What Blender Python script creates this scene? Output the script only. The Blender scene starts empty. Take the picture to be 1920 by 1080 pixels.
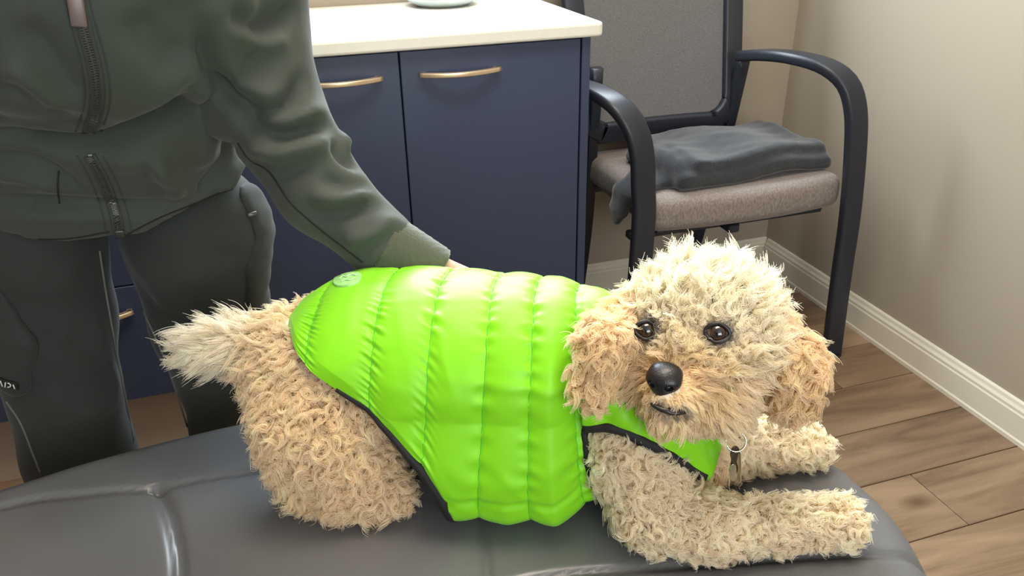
import bpy, math, random
import numpy as np
from mathutils import Vector, Matrix
from mathutils.bvhtree import BVHTree

# ------------------------------------------------------------------ camera, world, lights
scene = bpy.context.scene
FPX = 1484.0
PITCH, ROLL, YAW = math.radians(27.0), math.radians(-1.07), math.radians(17.29)
CAM = np.array([0.0, 0.0, 1.1687])
_fw = np.array([math.sin(YAW) * math.cos(PITCH), math.cos(YAW) * math.cos(PITCH), -math.sin(PITCH)])
_rt0 = np.array([math.cos(YAW), -math.sin(YAW), 0.0])
_up0 = np.cross(_rt0, _fw)
_rt = math.cos(ROLL) * _rt0 + math.sin(ROLL) * _up0
_up = math.cos(ROLL) * _up0 - math.sin(ROLL) * _rt0
cam_data = bpy.data.cameras.new('camera')
cam_data.sensor_width = 36.0
cam_data.lens = FPX / 1920.0 * 36.0
cam_data.clip_start = 0.02
cam = bpy.data.objects.new('camera', cam_data)
m = Matrix.Identity(4)
for i in range(3):
    m[i][0], m[i][1], m[i][2], m[i][3] = _rt[i], _up[i], -_fw[i], CAM[i]
cam.matrix_world = m
scene.collection.objects.link(cam)
scene.camera = cam

world = bpy.data.worlds.new('world')
scene.world = world
world.use_nodes = True
bg = world.node_tree.nodes['Background']
bg.inputs['Color'].default_value = (0.72, 0.84, 1.0, 1)
bg.inputs['Strength'].default_value = 1.2

def area_light(name, loc, rot, sx, sy, energy, color):
    l = bpy.data.lights.new(name, 'AREA')
    l.shape = 'RECTANGLE'; l.size = sx; l.size_y = sy; l.energy = energy; l.color = color
    o = bpy.data.objects.new(name, l)
    o.location = loc; o.rotation_euler = rot
    scene.collection.objects.link(o)
    return o
R = math.radians
# daylight through the window above the counter (back wall), plus fill from an added rear window and an added ceiling lamp, both unseen
area_light('window_daylight', (0.52, 2.10, 1.66), (R(-90), 0, 0), 1.30, 0.90, 47.0, (0.80, 0.91, 1.0))
area_light('rear_window_fill', (0.2, -2.02, 1.55), (R(90), 0, 0), 1.90, 1.20, 29.0, (0.95, 0.97, 1.0))
area_light('ceiling_lamp_fill', (0.35, 0.75, 2.44), (0, 0, 0), 1.10, 0.55, 20.0, (1.0, 0.86, 0.68))

scene.cycles.diffuse_bounces = 8
scene.view_settings.view_transform = 'Standard'
scene.view_settings.look = 'None'
scene.view_settings.gamma = 1.0
scene.view_settings.use_curve_mapping = False
scene.view_settings.exposure = 0.72

# ------------------------------------------------------------------ helpers
rng = np.random.default_rng(7)
random.seed(7)
COL = scene.collection

def ray_dir(x, y):
    return _fw + _rt * ((x - 960.0) / FPX) - _up * ((y - 540.0) / FPX)
def pY(x, y, Y):
    d = ray_dir(x, y); return CAM + d * (Y / d[1])
def pZ(x, y, z):
    d = ray_dir(x, y); return CAM + d * ((z - CAM[2]) / d[2])
def proj(P):
    P = np.atleast_2d(P) - CAM
    z = P @ _fw
    return np.stack([960 + FPX * (P @ _rt) / z, 540 - FPX * (P @ _up) / z], 1)

def link(name, me, mat=None, parent=None, smooth=True):
    o = bpy.data.objects.new(name, me)
    COL.objects.link(o)
    if mat is not None:
        me.materials.append(mat)
    if parent is not None:
        o.parent = parent
    if smooth and hasattr(me, 'polygons') and len(me.polygons):
        me.polygons.foreach_set('use_smooth', np.ones(len(me.polygons), bool))
    return o
def mesh(name, V, F, mat=None, parent=None, smooth=True):
    me = bpy.data.meshes.new(name)
    V = np.asarray(V, float)
    me.from_pydata(V.tolist(), [], [tuple(int(i) for i in f) for f in F])
    me.update()
    return link(name, me, mat, parent, smooth)
def fast_mesh(name, V, Q, mat=None, parent=None):
    """quads only, numpy arrays"""
    me = bpy.data.meshes.new(name)
    V = np.asarray(V, np.float32); Q = np.asarray(Q, np.int32)
    me.vertices.add(len(V)); me.vertices.foreach_set('co', V.ravel())
    me.loops.add(Q.size); me.loops.foreach_set('vertex_index', Q.ravel())
    me.polygons.add(len(Q)); me.polygons.foreach_set('loop_start', np.arange(0, Q.size, 4, dtype=np.int32))
    me.update(calc_edges=True)
    return link(name, me, mat, parent, True)
def empty(name, loc=(0, 0, 0)):
    o = bpy.data.objects.new(name, None); o.location = loc; o.empty_display_size = .05
    COL.objects.link(o); return o
def tag(o, label=None, cat=None, group=None, kind=None):
    if label: o['label'] = label
    if cat: o['category'] = cat
    if group: o['group'] = group
    if kind: o['kind'] = kind
    return o
class MB:
    """collects boxes / sweeps into one mesh"""
    def __init__(s): s.V = []; s.F = []
    def add(s, V, F):
        b = len(s.V); s.V += [tuple(v) for v in V]; s.F += [tuple(i + b for i in f) for f in F]; return s
    def box(s, a, b, bev=0.0):
        (x0, y0, z0), (x1, y1, z1) = a, b
        if bev <= 0:
            V = [(x, y, z) for z in (z0, z1) for y in (y0, y1) for x in (x0, x1)]
            F = [(0, 2, 3, 1), (4, 5, 7, 6), (0, 1, 5, 4), (2, 6, 7, 3), (0, 4, 6, 2), (1, 3, 7, 5)]
            return s.add(V, F)
        c = bev
        V = []; idx = {}
        for k, (z, sz) in enumerate(((z0, 1), (z1, -1))):
            for j, (y, sy) in enumerate(((y0, 1), (y1, -1))):
                for i, (x, sx) in enumerate(((x0, 1), (x1, -1))):
                    for a_ in range(3):
                        q = [x + sx * c, y + sy * c, z + sz * c]
                        q[a_] = (x, y, z)[a_]
                        idx[(i, j, k, a_)] = len(V); V.append(tuple(q))
        F = []
        for a_ in range(3):
            o1, o2 = (a_ + 1) % 3, (a_ + 2) % 3
            for sgn in (0, 1):
                f = []
                for (u, v) in ((0, 0), (1, 0), (1, 1), (0, 1)):
                    key = [0, 0, 0]; key[a_] = sgn; key[o1] = u; key[o2] = v
                    f.append(idx[(*key, a_)])
                F.append(tuple(f if sgn else f[::-1]))
        for a_ in range(3):      # edge bevels along axis a_
            o1, o2 = (a_ + 1) % 3, (a_ + 2) % 3
            for u in (0, 1):
                for v in (0, 1):
                    def K(e, ax):
                        key = [0, 0, 0]; key[a_] = e; key[o1] = u; key[o2] = v
                        return idx[(*key, ax)]
                    f = [K(0, o1), K(1, o1), K(1, o2), K(0, o2)]
                    F.append(tuple(f if (u ^ v) else f[::-1]))
        for k in (0, 1):
            for j in (0, 1):
                for i in (0, 1):
                    f = [idx[(i, j, k, a_)] for a_ in range(3)]
                    F.append(tuple(f if (i ^ j ^ k) else f[::-1]))
        return s.add(V, F)
    def sweep(s, path, sec, up=(0, 0, 1), caps=True, scale=None, closed=False):
        V, F = sweep(path, sec, up, caps, scale, closed); return s.add(V, F)
    def build(s, name, mat, parent=None, smooth=False):
        return mesh(name, s.V, s.F, mat, parent, smooth)

def spline(pts, n, closed=False):
    """Catmull-Rom through pts, resampled to n points evenly along the length"""
    P = np.asarray(pts, float)
    if closed: Q = np.vstack([P[-1], P, P[0], P[1]])
    else: Q = np.vstack([2 * P[0] - P[1], P, 2 * P[-1] - P[-2]])
    out = []
    segs = len(Q) - 3
    t = np.linspace(0, 1, 24, endpoint=False)[:, None]
    for i in range(segs):
        a, b, c, d = Q[i:i + 4]
        out.append(.5 * (2 * b + (c - a) * t + (2 * a - 5 * b + 4 * c - d) * t ** 2 + (3 * b - a - 3 * c + d) * t ** 3))
    out = np.vstack(out + [Q[-2][None]])
    L = np.r_[0, np.cumsum(np.linalg.norm(np.diff(out, axis=0), axis=1))]
    u = np.linspace(0, L[-1], n + 1)[:-1] if closed else np.linspace(0, L[-1], n)
    return np.stack([np.interp(u, L, out[:, k]) for k in range(out.shape[1])], 1)
def circ(r, n=8, ry=None):
    a = np.linspace(0, 2 * math.pi, n, endpoint=False)
    return np.stack([r * np.cos(a), (ry or r) * np.sin(a)], 1)
def rrect(w, h, r, n=3):
    out = []
    for cx, cy, a0 in ((w - r, h - r, 0), (-w + r, h - r, 90), (-w + r, -h + r, 180), (w - r, -h + r, 270)):
        for k in range(n + 1):
            a = R(a0 + 90 * k / n); out.append((cx + r * math.cos(a), cy + r * math.sin(a)))
    return np.array(out)
def sweep(path, sec, up=(0, 0, 1), caps=True, scale=None, closed=False):
    P = np.asarray(path, float); n = len(P); sec = np.asarray(sec, float); k = len(sec)
    if closed: T = np.roll(P, -1, 0) - np.roll(P, 1, 0)
    else:
        T = np.gradient(P, axis=0)
    T /= np.linalg.norm(T, axis=1)[:, None] + 1e-12
    up = np.asarray(up, float)
    U = np.broadcast_to(up, (n, 3)) if up.ndim == 1 else up
    S = np.cross(T, U); S /= np.linalg.norm(S, axis=1)[:, None] + 1e-12
    W = np.cross(S, T)
    sc = np.ones(n) if scale is None else np.asarray(scale, float)
    V = (P[:, None, :] + S[:, None, :] * sec[None, :, 0:1] * sc[:, None, None] + W[:, None, :] * sec[None, :, 1:2] * sc[:, None, None]).reshape(-1, 3)
    F = []
    for i in range(n if closed else n - 1):
        for j in range(k):
            a, b = i * k + j, i * k + (j + 1) % k
            i2 = (i + 1) % n
            F.append((a, i2 * k + j, i2 * k + (j + 1) % k, b))
    if caps and not closed:
        F.append(tuple(range(k))); F.append(tuple(reversed(range((n - 1) * k, n * k))))
    return V.tolist(), F
def grid_mesh(name, G, mat, parent=None, thick=0.0, close_u=False, smooth=True):
    """G: (n, m, 3) grid of points -> quad sheet; thick gives a real thickness (solidify)"""
    n, m_ = G.shape[:2]
    idx = np.arange(n * m_).reshape(n, m_)
    nu = n if close_u else n - 1
    i = np.arange(nu)[:, None]; j = np.arange(m_ - 1)[None, :]
    i2 = (i + 1) % n
    Q = np.stack([idx[i, j], idx[i2, j], idx[i2, j + 1], idx[i, j + 1]], -1).reshape(-1, 4)
    o = fast_mesh(name, G.reshape(-1, 3), Q, mat, parent)
    if thick:
        md = o.modifiers.new('thickness', 'SOLIDIFY'); md.thickness = thick; md.offset = -1
    return o

# signed distance shapes -> one continuous surface
def sd_cone(p, a, b, r1, r2, sc=None):
    a = np.asarray(a, np.float32); b = np.asarray(b, np.float32)
    if sc is not None:
        sc = np.asarray(sc, np.float32); p = p * sc; a = a * sc; b = b * sc
    ba = b - a; pa = p - a
    h = np.clip((pa @ ba) / max(float(ba @ ba), 1e-9), 0, 1)
    return np.linalg.norm(pa - h[:, None] * ba, axis=1) - (r1 + (r2 - r1) * h)
def sd_ell(p, c, rad, ax=None):
    q = p - np.asarray(c, np.float32)
    if ax is not None: q = q @ np.asarray(ax, np.float32).T
    rad = np.asarray(rad, np.float32)
    k0 = np.linalg.norm(q / rad, axis=1); k1 = np.linalg.norm(q / rad ** 2, axis=1)
    return k0 * (k0 - 1) / np.maximum(k1, 1e-6)
def smin(a, b, k):
    h = np.maximum(k - np.abs(a - b), 0) / k
    return np.minimum(a, b) - h * h * k * .25
def smin_all(ds, k):
    d = ds[0]
    for e in ds[1:]: d = smin(d, e, k)
    return d
def surface_nets(fn, lo, hi, h):
    lo = np.asarray(lo, np.float32); hi = np.asarray(hi, np.float32)
    n = np.ceil((hi - lo) / h).astype(int) + 1
    ax = [lo[k] + h * np.arange(n[k], dtype=np.float32) for k in range(3)]
    v = np.empty(n, np.float32)
    for i0 in range(0, n[0], 24):
        X, Y, Z = np.meshgrid(ax[0][i0:i0 + 24], ax[1], ax[2], indexing='ij')
        v[i0:i0 + 24] = fn(np.stack([X.ravel(), Y.ravel(), Z.ravel()], 1)).reshape(X.shape)
    s = v < 0
    c = [s[i:n[0] - 1 + i, j:n[1] - 1 + j, k:n[2] - 1 + k] for i in (0, 1) for j in (0, 1) for k in (0, 1)]
    any_ = np.logical_or.reduce(c); all_ = np.logical_and.reduce(c)
    act = any_ & ~all_
    I = np.argwhere(act)
    vid = np.full(act.shape, -1, np.int64); vid[act] = np.arange(len(I))
    acc = np.zeros((len(I), 3)); cnt = np.zeros(len(I))
    offs = [(i, j, k) for i in (0, 1) for j in (0, 1) for k in (0, 1)]
    for a in offs:
        for axis in range(3):
            if a[axis]: continue
            b = list(a); b[axis] = 1
            va = v[tuple((I + a).T)]; vb = v[tuple((I + b).T)]
            cr = (va < 0) != (vb < 0)
            t = np.where(cr, va / np.where(cr, va - vb, 1), 0)
            p = I + np.asarray(a, float); p[:, axis] += t
            acc += p * cr[:, None]; cnt += cr
    V = lo + h * (acc / cnt[:, None])
    Q = []
    for axis in range(3):
        o1, o2 = (axis + 1) % 3, (axis + 2) % 3
        sl0 = [slice(None)] * 3; sl1 = [slice(None)] * 3
        sl0[axis] = slice(0, -1); sl1[axis] = slice(1, None)
        s0 = s[tuple(sl0)]; s1 = s[tuple(sl1)]
        E = np.argwhere(s0 != s1)
        ok = (E[:, o1] > 0) & (E[:, o2] > 0) & (E[:, o1] < n[o1] - 1) & (E[:, o2] < n[o2] - 1)
        E = E[ok]
        inside0 = s0[tuple(E.T)]
        q = []
        for d1, d2 in ((-1, -1), (0, -1), (0, 0), (-1, 0)):
            e = E.copy(); e[:, o1] += d1; e[:, o2] += d2
            q.append(vid[tuple(e.T)])
        q = np.stack(q, 1)
        q[~inside0] = q[~inside0][:, ::-1]
        Q.append(q)
    Q = np.vstack(Q)
    return V, Q[(Q >= 0).all(1)]
def smooth_verts(V, Q, it=2, lam=.5):
    E = np.vstack([Q[:, [0, 1]], Q[:, [1, 2]], Q[:, [2, 3]], Q[:, [3, 0]]])
    for _ in range(it):
        acc = np.zeros_like(V); cnt = np.zeros(len(V))
        for a, b in ((0, 1), (1, 0)):
            for k in range(3): acc[:, k] += np.bincount(E[:, a], V[E[:, b], k], len(V))
            cnt += np.bincount(E[:, a], minlength=len(V))
        V = V + lam * (acc / np.maximum(cnt, 1)[:, None] - V)
    return V
def vnormals(V, Q):
    N = np.zeros_like(V)
    fn = np.cross(V[Q[:, 2]] - V[Q[:, 0]], V[Q[:, 3]] - V[Q[:, 1]])
    for c in range(4):
        for k in range(3): N[:, k] += np.bincount(Q[:, c], fn[:, k], len(V))
    return N / (np.linalg.norm(N, axis=1)[:, None] + 1e-12)
def bvh_of(V, Q):
    return BVHTree.FromPolygons([tuple(map(float, v)) for v in V], [tuple(map(int, q)) for q in Q])
def cast(bvh, x, y):
    d = Vector(ray_dir(x, y)).normalized()
    return bvh.ray_cast(Vector(CAM), d)
def drape(bvh, pts, n=40, off=0.0):
    """points on a garment's surface under a line; returns positions and normals"""
    P = []; N = []
    for x, y in spline(pts, n):
        h = cast(bvh, x, y)
        if h[0] is not None:
            nn = h[1]
            P.append(np.array(h[0]) + np.array(nn) * off); N.append(np.array(nn))
    return np.array(P), np.array(N)
def poly_dist(V, P):
    """distance of V to polyline P and the position along it (0..1)"""
    best = np.full(len(V), 1e9); tt = np.zeros(len(V))
    for i in range(len(P) - 1):
        a, b = P[i], P[i + 1]; ba = b - a
        h = np.clip(((V - a) @ ba) / max(ba @ ba, 1e-12), 0, 1)
        d = np.linalg.norm(V - a - h[:, None] * ba, axis=1)
        mk = d < best; best[mk] = d[mk]; tt[mk] = (i + h[mk]) / (len(P) - 1)
    return best, tt
def folds(V, Q, lines, flat_ends=True):
    """press creases (depth<0) / raise ridges (depth>0) along lines drawn over the garment"""
    b = bvh_of(V, Q); N = vnormals(V, Q); D = np.zeros(len(V))
    for pts, depth, width in lines:
        P, _ = drape(b, pts, 26)
        if len(P) < 2: continue
        d, t = poly_dist(V, P)
        e = np.clip(np.minimum(t, 1 - t) * 5, 0, 1) if flat_ends else 1.0
        D += depth * e * np.exp(-(d / width) ** 2)
    return V + N * D[:, None]

# ------------------------------------------------------------------ materials
def mat(name, color, rough=.5, metal=0.0, spec=.5, sheen=0.0, coat=0.0, noise=None, bump=None, alpha=None):
    """noise=(scale, amount[, detail]) mottles the colour; bump=(scale, strength, distance)"""
    mt = bpy.data.materials.new(name); mt.use_nodes = True
    nt = mt.node_tree; b = nt.nodes['Principled BSDF']
    b.inputs['Base Color'].default_value = (*color, 1)
    b.inputs['Roughness'].default_value = rough
    b.inputs['Metallic'].default_value = metal
    b.inputs['Specular IOR Level'].default_value = spec
    b.inputs['Sheen Weight'].default_value = sheen
    b.inputs['Coat Weight'].default_value = coat
    tc = nt.nodes.new('ShaderNodeTexCoord')
    if noise:
        n = nt.nodes.new('ShaderNodeTexNoise'); n.inputs['Scale'].default_value = noise[0]
        n.inputs['Detail'].default_value = noise[2] if len(noise) > 2 else 4
        nt.links.new(tc.outputs['Object'], n.inputs['Vector'])
        r = nt.nodes.new('ShaderNodeValToRGB')
        a = noise[1]
        r.color_ramp.elements[0].position = .3; r.color_ramp.elements[1].position = .7
        r.color_ramp.elements[0].color = (*[c * (1 - a) for c in color], 1)
        r.color_ramp.elements[1].color = (*[min(1, c * (1 + a)) for c in color], 1)
        nt.links.new(n.outputs['Fac'], r.inputs['Fac']); nt.links.new(r.outputs['Color'], b.inputs['Base Color'])
    if bump:
        n = nt.nodes.new('ShaderNodeTexNoise'); n.inputs['Scale'].default_value = bump[0]; n.inputs['Detail'].default_value = 3
        nt.links.new(tc.outputs['Object'], n.inputs['Vector'])
        bp = nt.nodes.new('ShaderNodeBump'); bp.inputs['Strength'].default_value = bump[1]; bp.inputs['Distance'].default_value = bump[2]
        nt.links.new(n.outputs['Fac'], bp.inputs['Height']); nt.links.new(bp.outputs['Normal'], b.inputs['Normal'])
    return mt
def weave(name, c1, c2, scale, rough=.9, sheen=.2, bumpd=.0006):
    """two-tone woven cloth"""
    mt = mat(name, c1, rough, sheen=sheen)
    nt = mt.node_tree; b = nt.nodes['Principled BSDF']
    tc = nt.nodes.new('ShaderNodeTexCoord')
    mp = nt.nodes.new('ShaderNodeMapping'); mp.inputs['Scale'].default_value = (1, 1, .35)
    n = nt.nodes.new('ShaderNodeTexNoise'); n.inputs['Scale'].default_value = scale; n.inputs['Detail'].default_value = 2
    nt.links.new(tc.outputs['Object'], mp.inputs['Vector']); nt.links.new(mp.outputs['Vector'], n.inputs['Vector'])
    r = nt.nodes.new('ShaderNodeValToRGB'); r.color_ramp.elements[0].position = .35; r.color_ramp.elements[1].position = .65
    r.color_ramp.elements[0].color = (*c1, 1); r.color_ramp.elements[1].color = (*c2, 1)
    nt.links.new(n.outputs['Fac'], r.inputs['Fac']); nt.links.new(r.outputs['Color'], b.inputs['Base Color'])
    bp = nt.nodes.new('ShaderNodeBump'); bp.inputs['Strength'].default_value = .35; bp.inputs['Distance'].default_value = bumpd
    nt.links.new(n.outputs['Fac'], bp.inputs['Height']); nt.links.new(bp.outputs['Normal'], b.inputs['Normal'])
    return mt
def wood_floor_mat():
    mt = mat('oak_plank', (.3, .2, .13), .48, spec=.35)
    nt = mt.node_tree; b = nt.nodes['Principled BSDF']
    tc = nt.nodes.new('ShaderNodeTexCoord'); oi = nt.nodes.new('ShaderNodeObjectInfo')
    ad = nt.nodes.new('ShaderNodeVectorMath'); ad.operation = 'ADD'
    ml = nt.nodes.new('ShaderNodeVectorMath'); ml.operation = 'SCALE'
    cx = nt.nodes.new('ShaderNodeCombineXYZ')
    for k in 'XYZ': nt.links.new(oi.outputs['Random'], cx.inputs[k])
    nt.links.new(cx.outputs[0], ml.inputs[0]); ml.inputs['Scale'].default_value = 13.0
    nt.links.new(tc.outputs['Object'], ad.inputs[0]); nt.links.new(ml.outputs[0], ad.inputs[1])
    mp = nt.nodes.new('ShaderNodeMapping'); mp.inputs['Scale'].default_value = (2.2, 16, 6)
    nt.links.new(ad.outputs[0], mp.inputs['Vector'])
    n1 = nt.nodes.new('ShaderNodeTexNoise'); n1.inputs['Scale'].default_value = 1.0; n1.inputs['Detail'].default_value = 6; n1.inputs['Roughness'].default_value = .6
    n1.inputs['Distortion'].default_value = .7
    nt.links.new(mp.outputs[0], n1.inputs['Vector'])
    r = nt.nodes.new('ShaderNodeValToRGB')
    e = r.color_ramp.elements
    e[0].position = .28; e[0].color = (.098, .060, .034, 1)
    e[1].position = .75; e[1].color = (.31, .215, .133, 1)
    k = e.new(.48); k.color = (.20, .133, .079, 1)
    nt.links.new(n1.outputs['Fac'], r.inputs['Fac'])
    # knots
    mp2 = nt.nodes.new('ShaderNodeMapping'); mp2.inputs['Scale'].default_value = (3.0, 6.5, 3)
    nt.links.new(ad.outputs[0], mp2.inputs['Vector'])
    vo = nt.nodes.new('ShaderNodeTexVoronoi'); vo.inputs['Scale'].default_value = 1.0
    nt.links.new(mp2.outputs[0], vo.inputs['Vector'])
    r2 = nt.nodes.new('ShaderNodeValToRGB'); r2.color_ramp.elements[0].position = .03; r2.color_ramp.elements[0].color = (.45, .38, .33, 1)
    r2.color_ramp.elements[1].position = .16; r2.color_ramp.elements[1].color = (1, 1, 1, 1)
    nt.links.new(vo.outputs['Distance'], r2.inputs['Fac'])
    mx = nt.nodes.new('ShaderNodeMix'); mx.data_type = 'RGBA'; mx.blend_type = 'MULTIPLY'; mx.inputs[0].default_value = 1
    nt.links.new(r.outputs[0], mx.inputs[6]); nt.links.new(r2.outputs[0], mx.inputs[7])
    # each plank a little lighter or darker
    hv = nt.nodes.new('ShaderNodeHueSaturation'); mr = nt.nodes.new('ShaderNodeMapRange')
    mr.inputs['To Min'].default_value = .82; mr.inputs['To Max'].default_value = 1.18
    nt.links.new(oi.outputs['Random'], mr.inputs['Value']); nt.links.new(mr.outputs[0], hv.inputs['Value'])
    nt.links.new(mx.outputs[2], hv.inputs['Color']); nt.links.new(hv.outputs[0], b.inputs['Base Color'])
    bp = nt.nodes.new('ShaderNodeBump'); bp.inputs['Strength'].default_value = .15; bp.inputs['Distance'].default_value = .001
    nt.links.new(n1.outputs['Fac'], bp.inputs['Height']); nt.links.new(bp.outputs[0], b.inputs['Normal'])
    return mt
M = dict(
    wall=mat('greige_wall_paint', (.355, .305, .238), .85, spec=.25, noise=(1.2, .03), bump=(260, .08, .001)),
    ceiling=mat('white_ceiling_paint', (.80, .79, .76), .9),
    trim=mat('ivory_trim_paint', (.66, .61, .50), .45),
    floor_base=mat('dark_underlay', (.06, .045, .03), .9),
    plank=wood_floor_mat(),
    navy=mat('navy_laminate', (.032, .044, .090), .42, noise=(3, .06), bump=(420, .05, .0005)),
    navy_dark=mat('navy_laminate_carcass', (.018, .024, .048), .5),
    toe=mat('taupe_toe_kick', (.36, .29, .23), .7, noise=(8, .05)),
    counter=mat('white_solid_surface', (.70, .69, .625), .28, noise=(60, .02)),
    brass=mat('brushed_champagne_metal', (.72, .56, .38), .32, metal=.75, bump=(300, .05, .0004)),
    plastic=mat('black_chair_plastic', (.014, .017, .025), .42, bump=(700, .12, .0004)),
    seat=weave('taupe_woven_upholstery', (.14, .116, .104), (.235, .195, .173), 320),
    meshback=weave('grey_mesh_backrest', (.085, .082, .085), (.15, .145, .145), 900, .8),
    blanket=weave('charcoal_fleece', (.010, .012, .016), (.021, .023, .028), 420, 1.0, .35, .0015),
    vinyl=mat('grey_vinyl', (.105, .108, .113), .30, spec=.5, noise=(5, .05), bump=(900, .10, .0004)),
    steel=mat('dark_powder_coated_steel', (.03, .03, .032), .45, bump=(500, .05, .0003)),
    dish=mat('grey_green_ceramic', (.42, .47, .45), .35, noise=(20, .05)),
    jacket=mat('olive_stretch_cloth', (.050, .059, .049), .82, spec=.3, sheen=.10, noise=(6, .05), bump=(1500, .12, .0004)),
    ribcuff=mat('olive_rib_knit', (.062, .070, .046), .9, sheen=.3, bump=(700, .3, .0008)),
    pants=mat('dark_olive_cloth', (.029, .034, .030), .85, spec=.3, sheen=.10, noise=(7, .05), bump=(1500, .12, .0004)),
    seam=mat('olive_seam_thread', (.13, .135, .11), .85, bump=(2000, .2, .0003)),
    seam_dark=mat('dark_seam', (.010, .012, .011), .9, bump=(2000, .2, .0003)),
    zipper=mat('gunmetal_zip', (.10, .10, .095), .4, metal=.6, bump=(900, .3, .0004)),
    zip_pull=mat('bronze_zip_pull', (.17, .13, .12), .4, metal=.4, bump=(900, .1, .0003)),
    tape=mat('zip_tape', (.038, .043, .035), .85, bump=(1800, .2, .0003)),
    label_black=mat('black_woven_label', (.01, .01, .01), .8, bump=(1500, .2, .0003)),
    label_white=mat('white_woven_thread', (.75, .75, .73), .8, bump=(1500, .2, .0003)),
    skin=mat('skin', (.58, .36, .26), .5, spec=.35, noise=(40, .06), bump=(300, .08, .0006)),
    hair=mat('brown_hair', (.05, .028, .016), .6, noise=(60, .3)),
    shoe=mat('black_shoe_rubber', (.02, .02, .02), .6, bump=(200, .1, .0005)),
    vest=mat('neon_green_nylon', (.205, .63, .004), .48, spec=.4, sheen=.1, noise=(14, .04)),
    vest_in=mat('black_lining', (.012, .012, .013), .8, bump=(900, .1, .0004)),
    trimblack=mat('black_elastic_binding', (.008, .008, .009), .75, bump=(1200, .3, .0006)),
    patch=mat('pale_green_rubber_patch', (.34, .72, .24), .5, noise=(300, .2)),
    patch_mark=mat('silver_print', (.55, .80, .48), .4, bump=(400, .1, .0003)),
    dogskin=mat('cream_undercoat', (.93, .80, .60), .95, sheen=.1, noise=(90, .12), bump=(160, .4, .002)),
    nose=mat('black_nose', (.007, .007, .009), .38, coat=.1, bump=(620, .35, .0012)),
    lid=mat('black_eyelid', (.012, .009, .008), .4, bump=(500, .2, .0005)),
    steel_ring=mat('polished_nickel', (.62, .58, .50), .22, metal=1.0, bump=(200, .05, .0004)),
    bronze_tag=mat('worn_bronze_tag', (.36, .29, .19), .3, metal=.95, noise=(300, .3)),
    dark_tag=mat('blackened_tag', (.12, .10, .075), .35, metal=.9, noise=(300, .4)),
    frame_white=mat('white_window_frame', (.8, .8, .78), .4, bump=(80, .05, .0005)),
    fixture=mat('frosted_lamp_diffuser', (.9, .88, .82), .5, noise=(30, .02)),
)
M['seam_green'] = mat('green_stitching', (.10, .50, .01), .7, bump=(1500, .2, .0003))
M['sclera'] = mat('eye_white', (.30, .25, .21), .12, coat=.6, noise=(200, .1))
M['iris'] = mat('dark_brown_iris', (.035, .018, .010), .10, coat=1.0, noise=(900, .4))
M['pupil'] = mat('pupil', (.002, .002, .003), .05, coat=1.0, noise=(50, .02))
def fur_mat():
    mt = bpy.data.materials.new('cream_fur'); mt.use_nodes = True
    nt = mt.node_tree; nt.nodes.clear()
    out = nt.nodes.new('ShaderNodeOutputMaterial'); at = nt.nodes.new('ShaderNodeAttribute'); at.attribute_name = 'tint'
    d = nt.nodes.new('ShaderNodeBsdfDiffuse'); tr = nt.nodes.new('ShaderNodeBsdfTranslucent'); gl = nt.nodes.new('ShaderNodeBsdfGlossy')
    gl.inputs['Roughness'].default_value = .45
    for q in (d, tr): nt.links.new(at.outputs['Color'], q.inputs['Color'])
    m1 = nt.nodes.new('ShaderNodeMixShader'); m1.inputs[0].default_value = .55
    nt.links.new(d.outputs[0], m1.inputs[1]); nt.links.new(tr.outputs[0], m1.inputs[2])
    m2 = nt.nodes.new('ShaderNodeMixShader'); m2.inputs[0].default_value = .05
    nt.links.new(m1.outputs[0], m2.inputs[1]); nt.links.new(gl.outputs[0], m2.inputs[2]); nt.links.new(m2.outputs[0], out.inputs['Surface'])
    return mt
M['fur'] = fur_mat()
def noise_disp(V, N, amp, scale, seed=0):
    """cheap smooth pseudo-noise for soft unevenness"""
    r = np.random.default_rng(seed); D = np.zeros(len(V))
    for k in range(10):
        w = r.normal(size=3) * scale * (1 + .6 * r.random()); D += np.sin(V @ w + r.random() * 6.28)
    return V + N * (D * amp / 3.2)[:, None]

# ------------------------------------------------------------------ the room
XR, YB, XL, YF, ZC = 1.547, 2.08, -2.0, -2.0, 2.46
CY = 1.596            # front plane of the cabinet doors
WX0, WX1, WZ0, WZ1 = -.13, 1.17, 1.21, 2.11   # window above the counter
def structure(o, label=None):
    o['kind'] = 'structure'
    if label: o['label'] = label
    return o
b = MB()
b.box((XL - .1, YB, 0), (WX0, YB + .12, ZC)); b.box((WX1, YB, 0), (XR + .1, YB + .12, ZC))
b.box((WX0, YB, 0), (WX1, YB + .12, WZ0)); b.box((WX0, YB, WZ1), (WX1, YB + .12, ZC))
structure(b.build('wall_back', M['wall']), 'greige painted wall behind the cabinet and chair')
structure(MB().box((XR, YF, 0), (XR + .1, YB, ZC)).build('wall_right', M['wall']), 'greige painted wall beside the chair, lit by the window')
structure(MB().box((XL - .1, YF, 0), (XL, YB, ZC)).build('wall_left', M['wall']), 'greige painted wall on the left')
b = MB()
b.box((XL, YF - .12, 0), (-.75, YF, ZC)); b.box((1.15, YF - .12, 0), (XR, YF, ZC)); b.box((-.75, YF - .12, 0), (1.15, YF, .95)); b.box((-.75, YF - .12, 2.15), (1.15, YF, ZC))
structure(b.build('wall_front', M['wall']), 'greige painted wall behind the viewer')
structure(MB().box((XL, YF, ZC), (XR, YB, ZC + .08)).build('ceiling', M['ceiling']), 'white ceiling')
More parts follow.
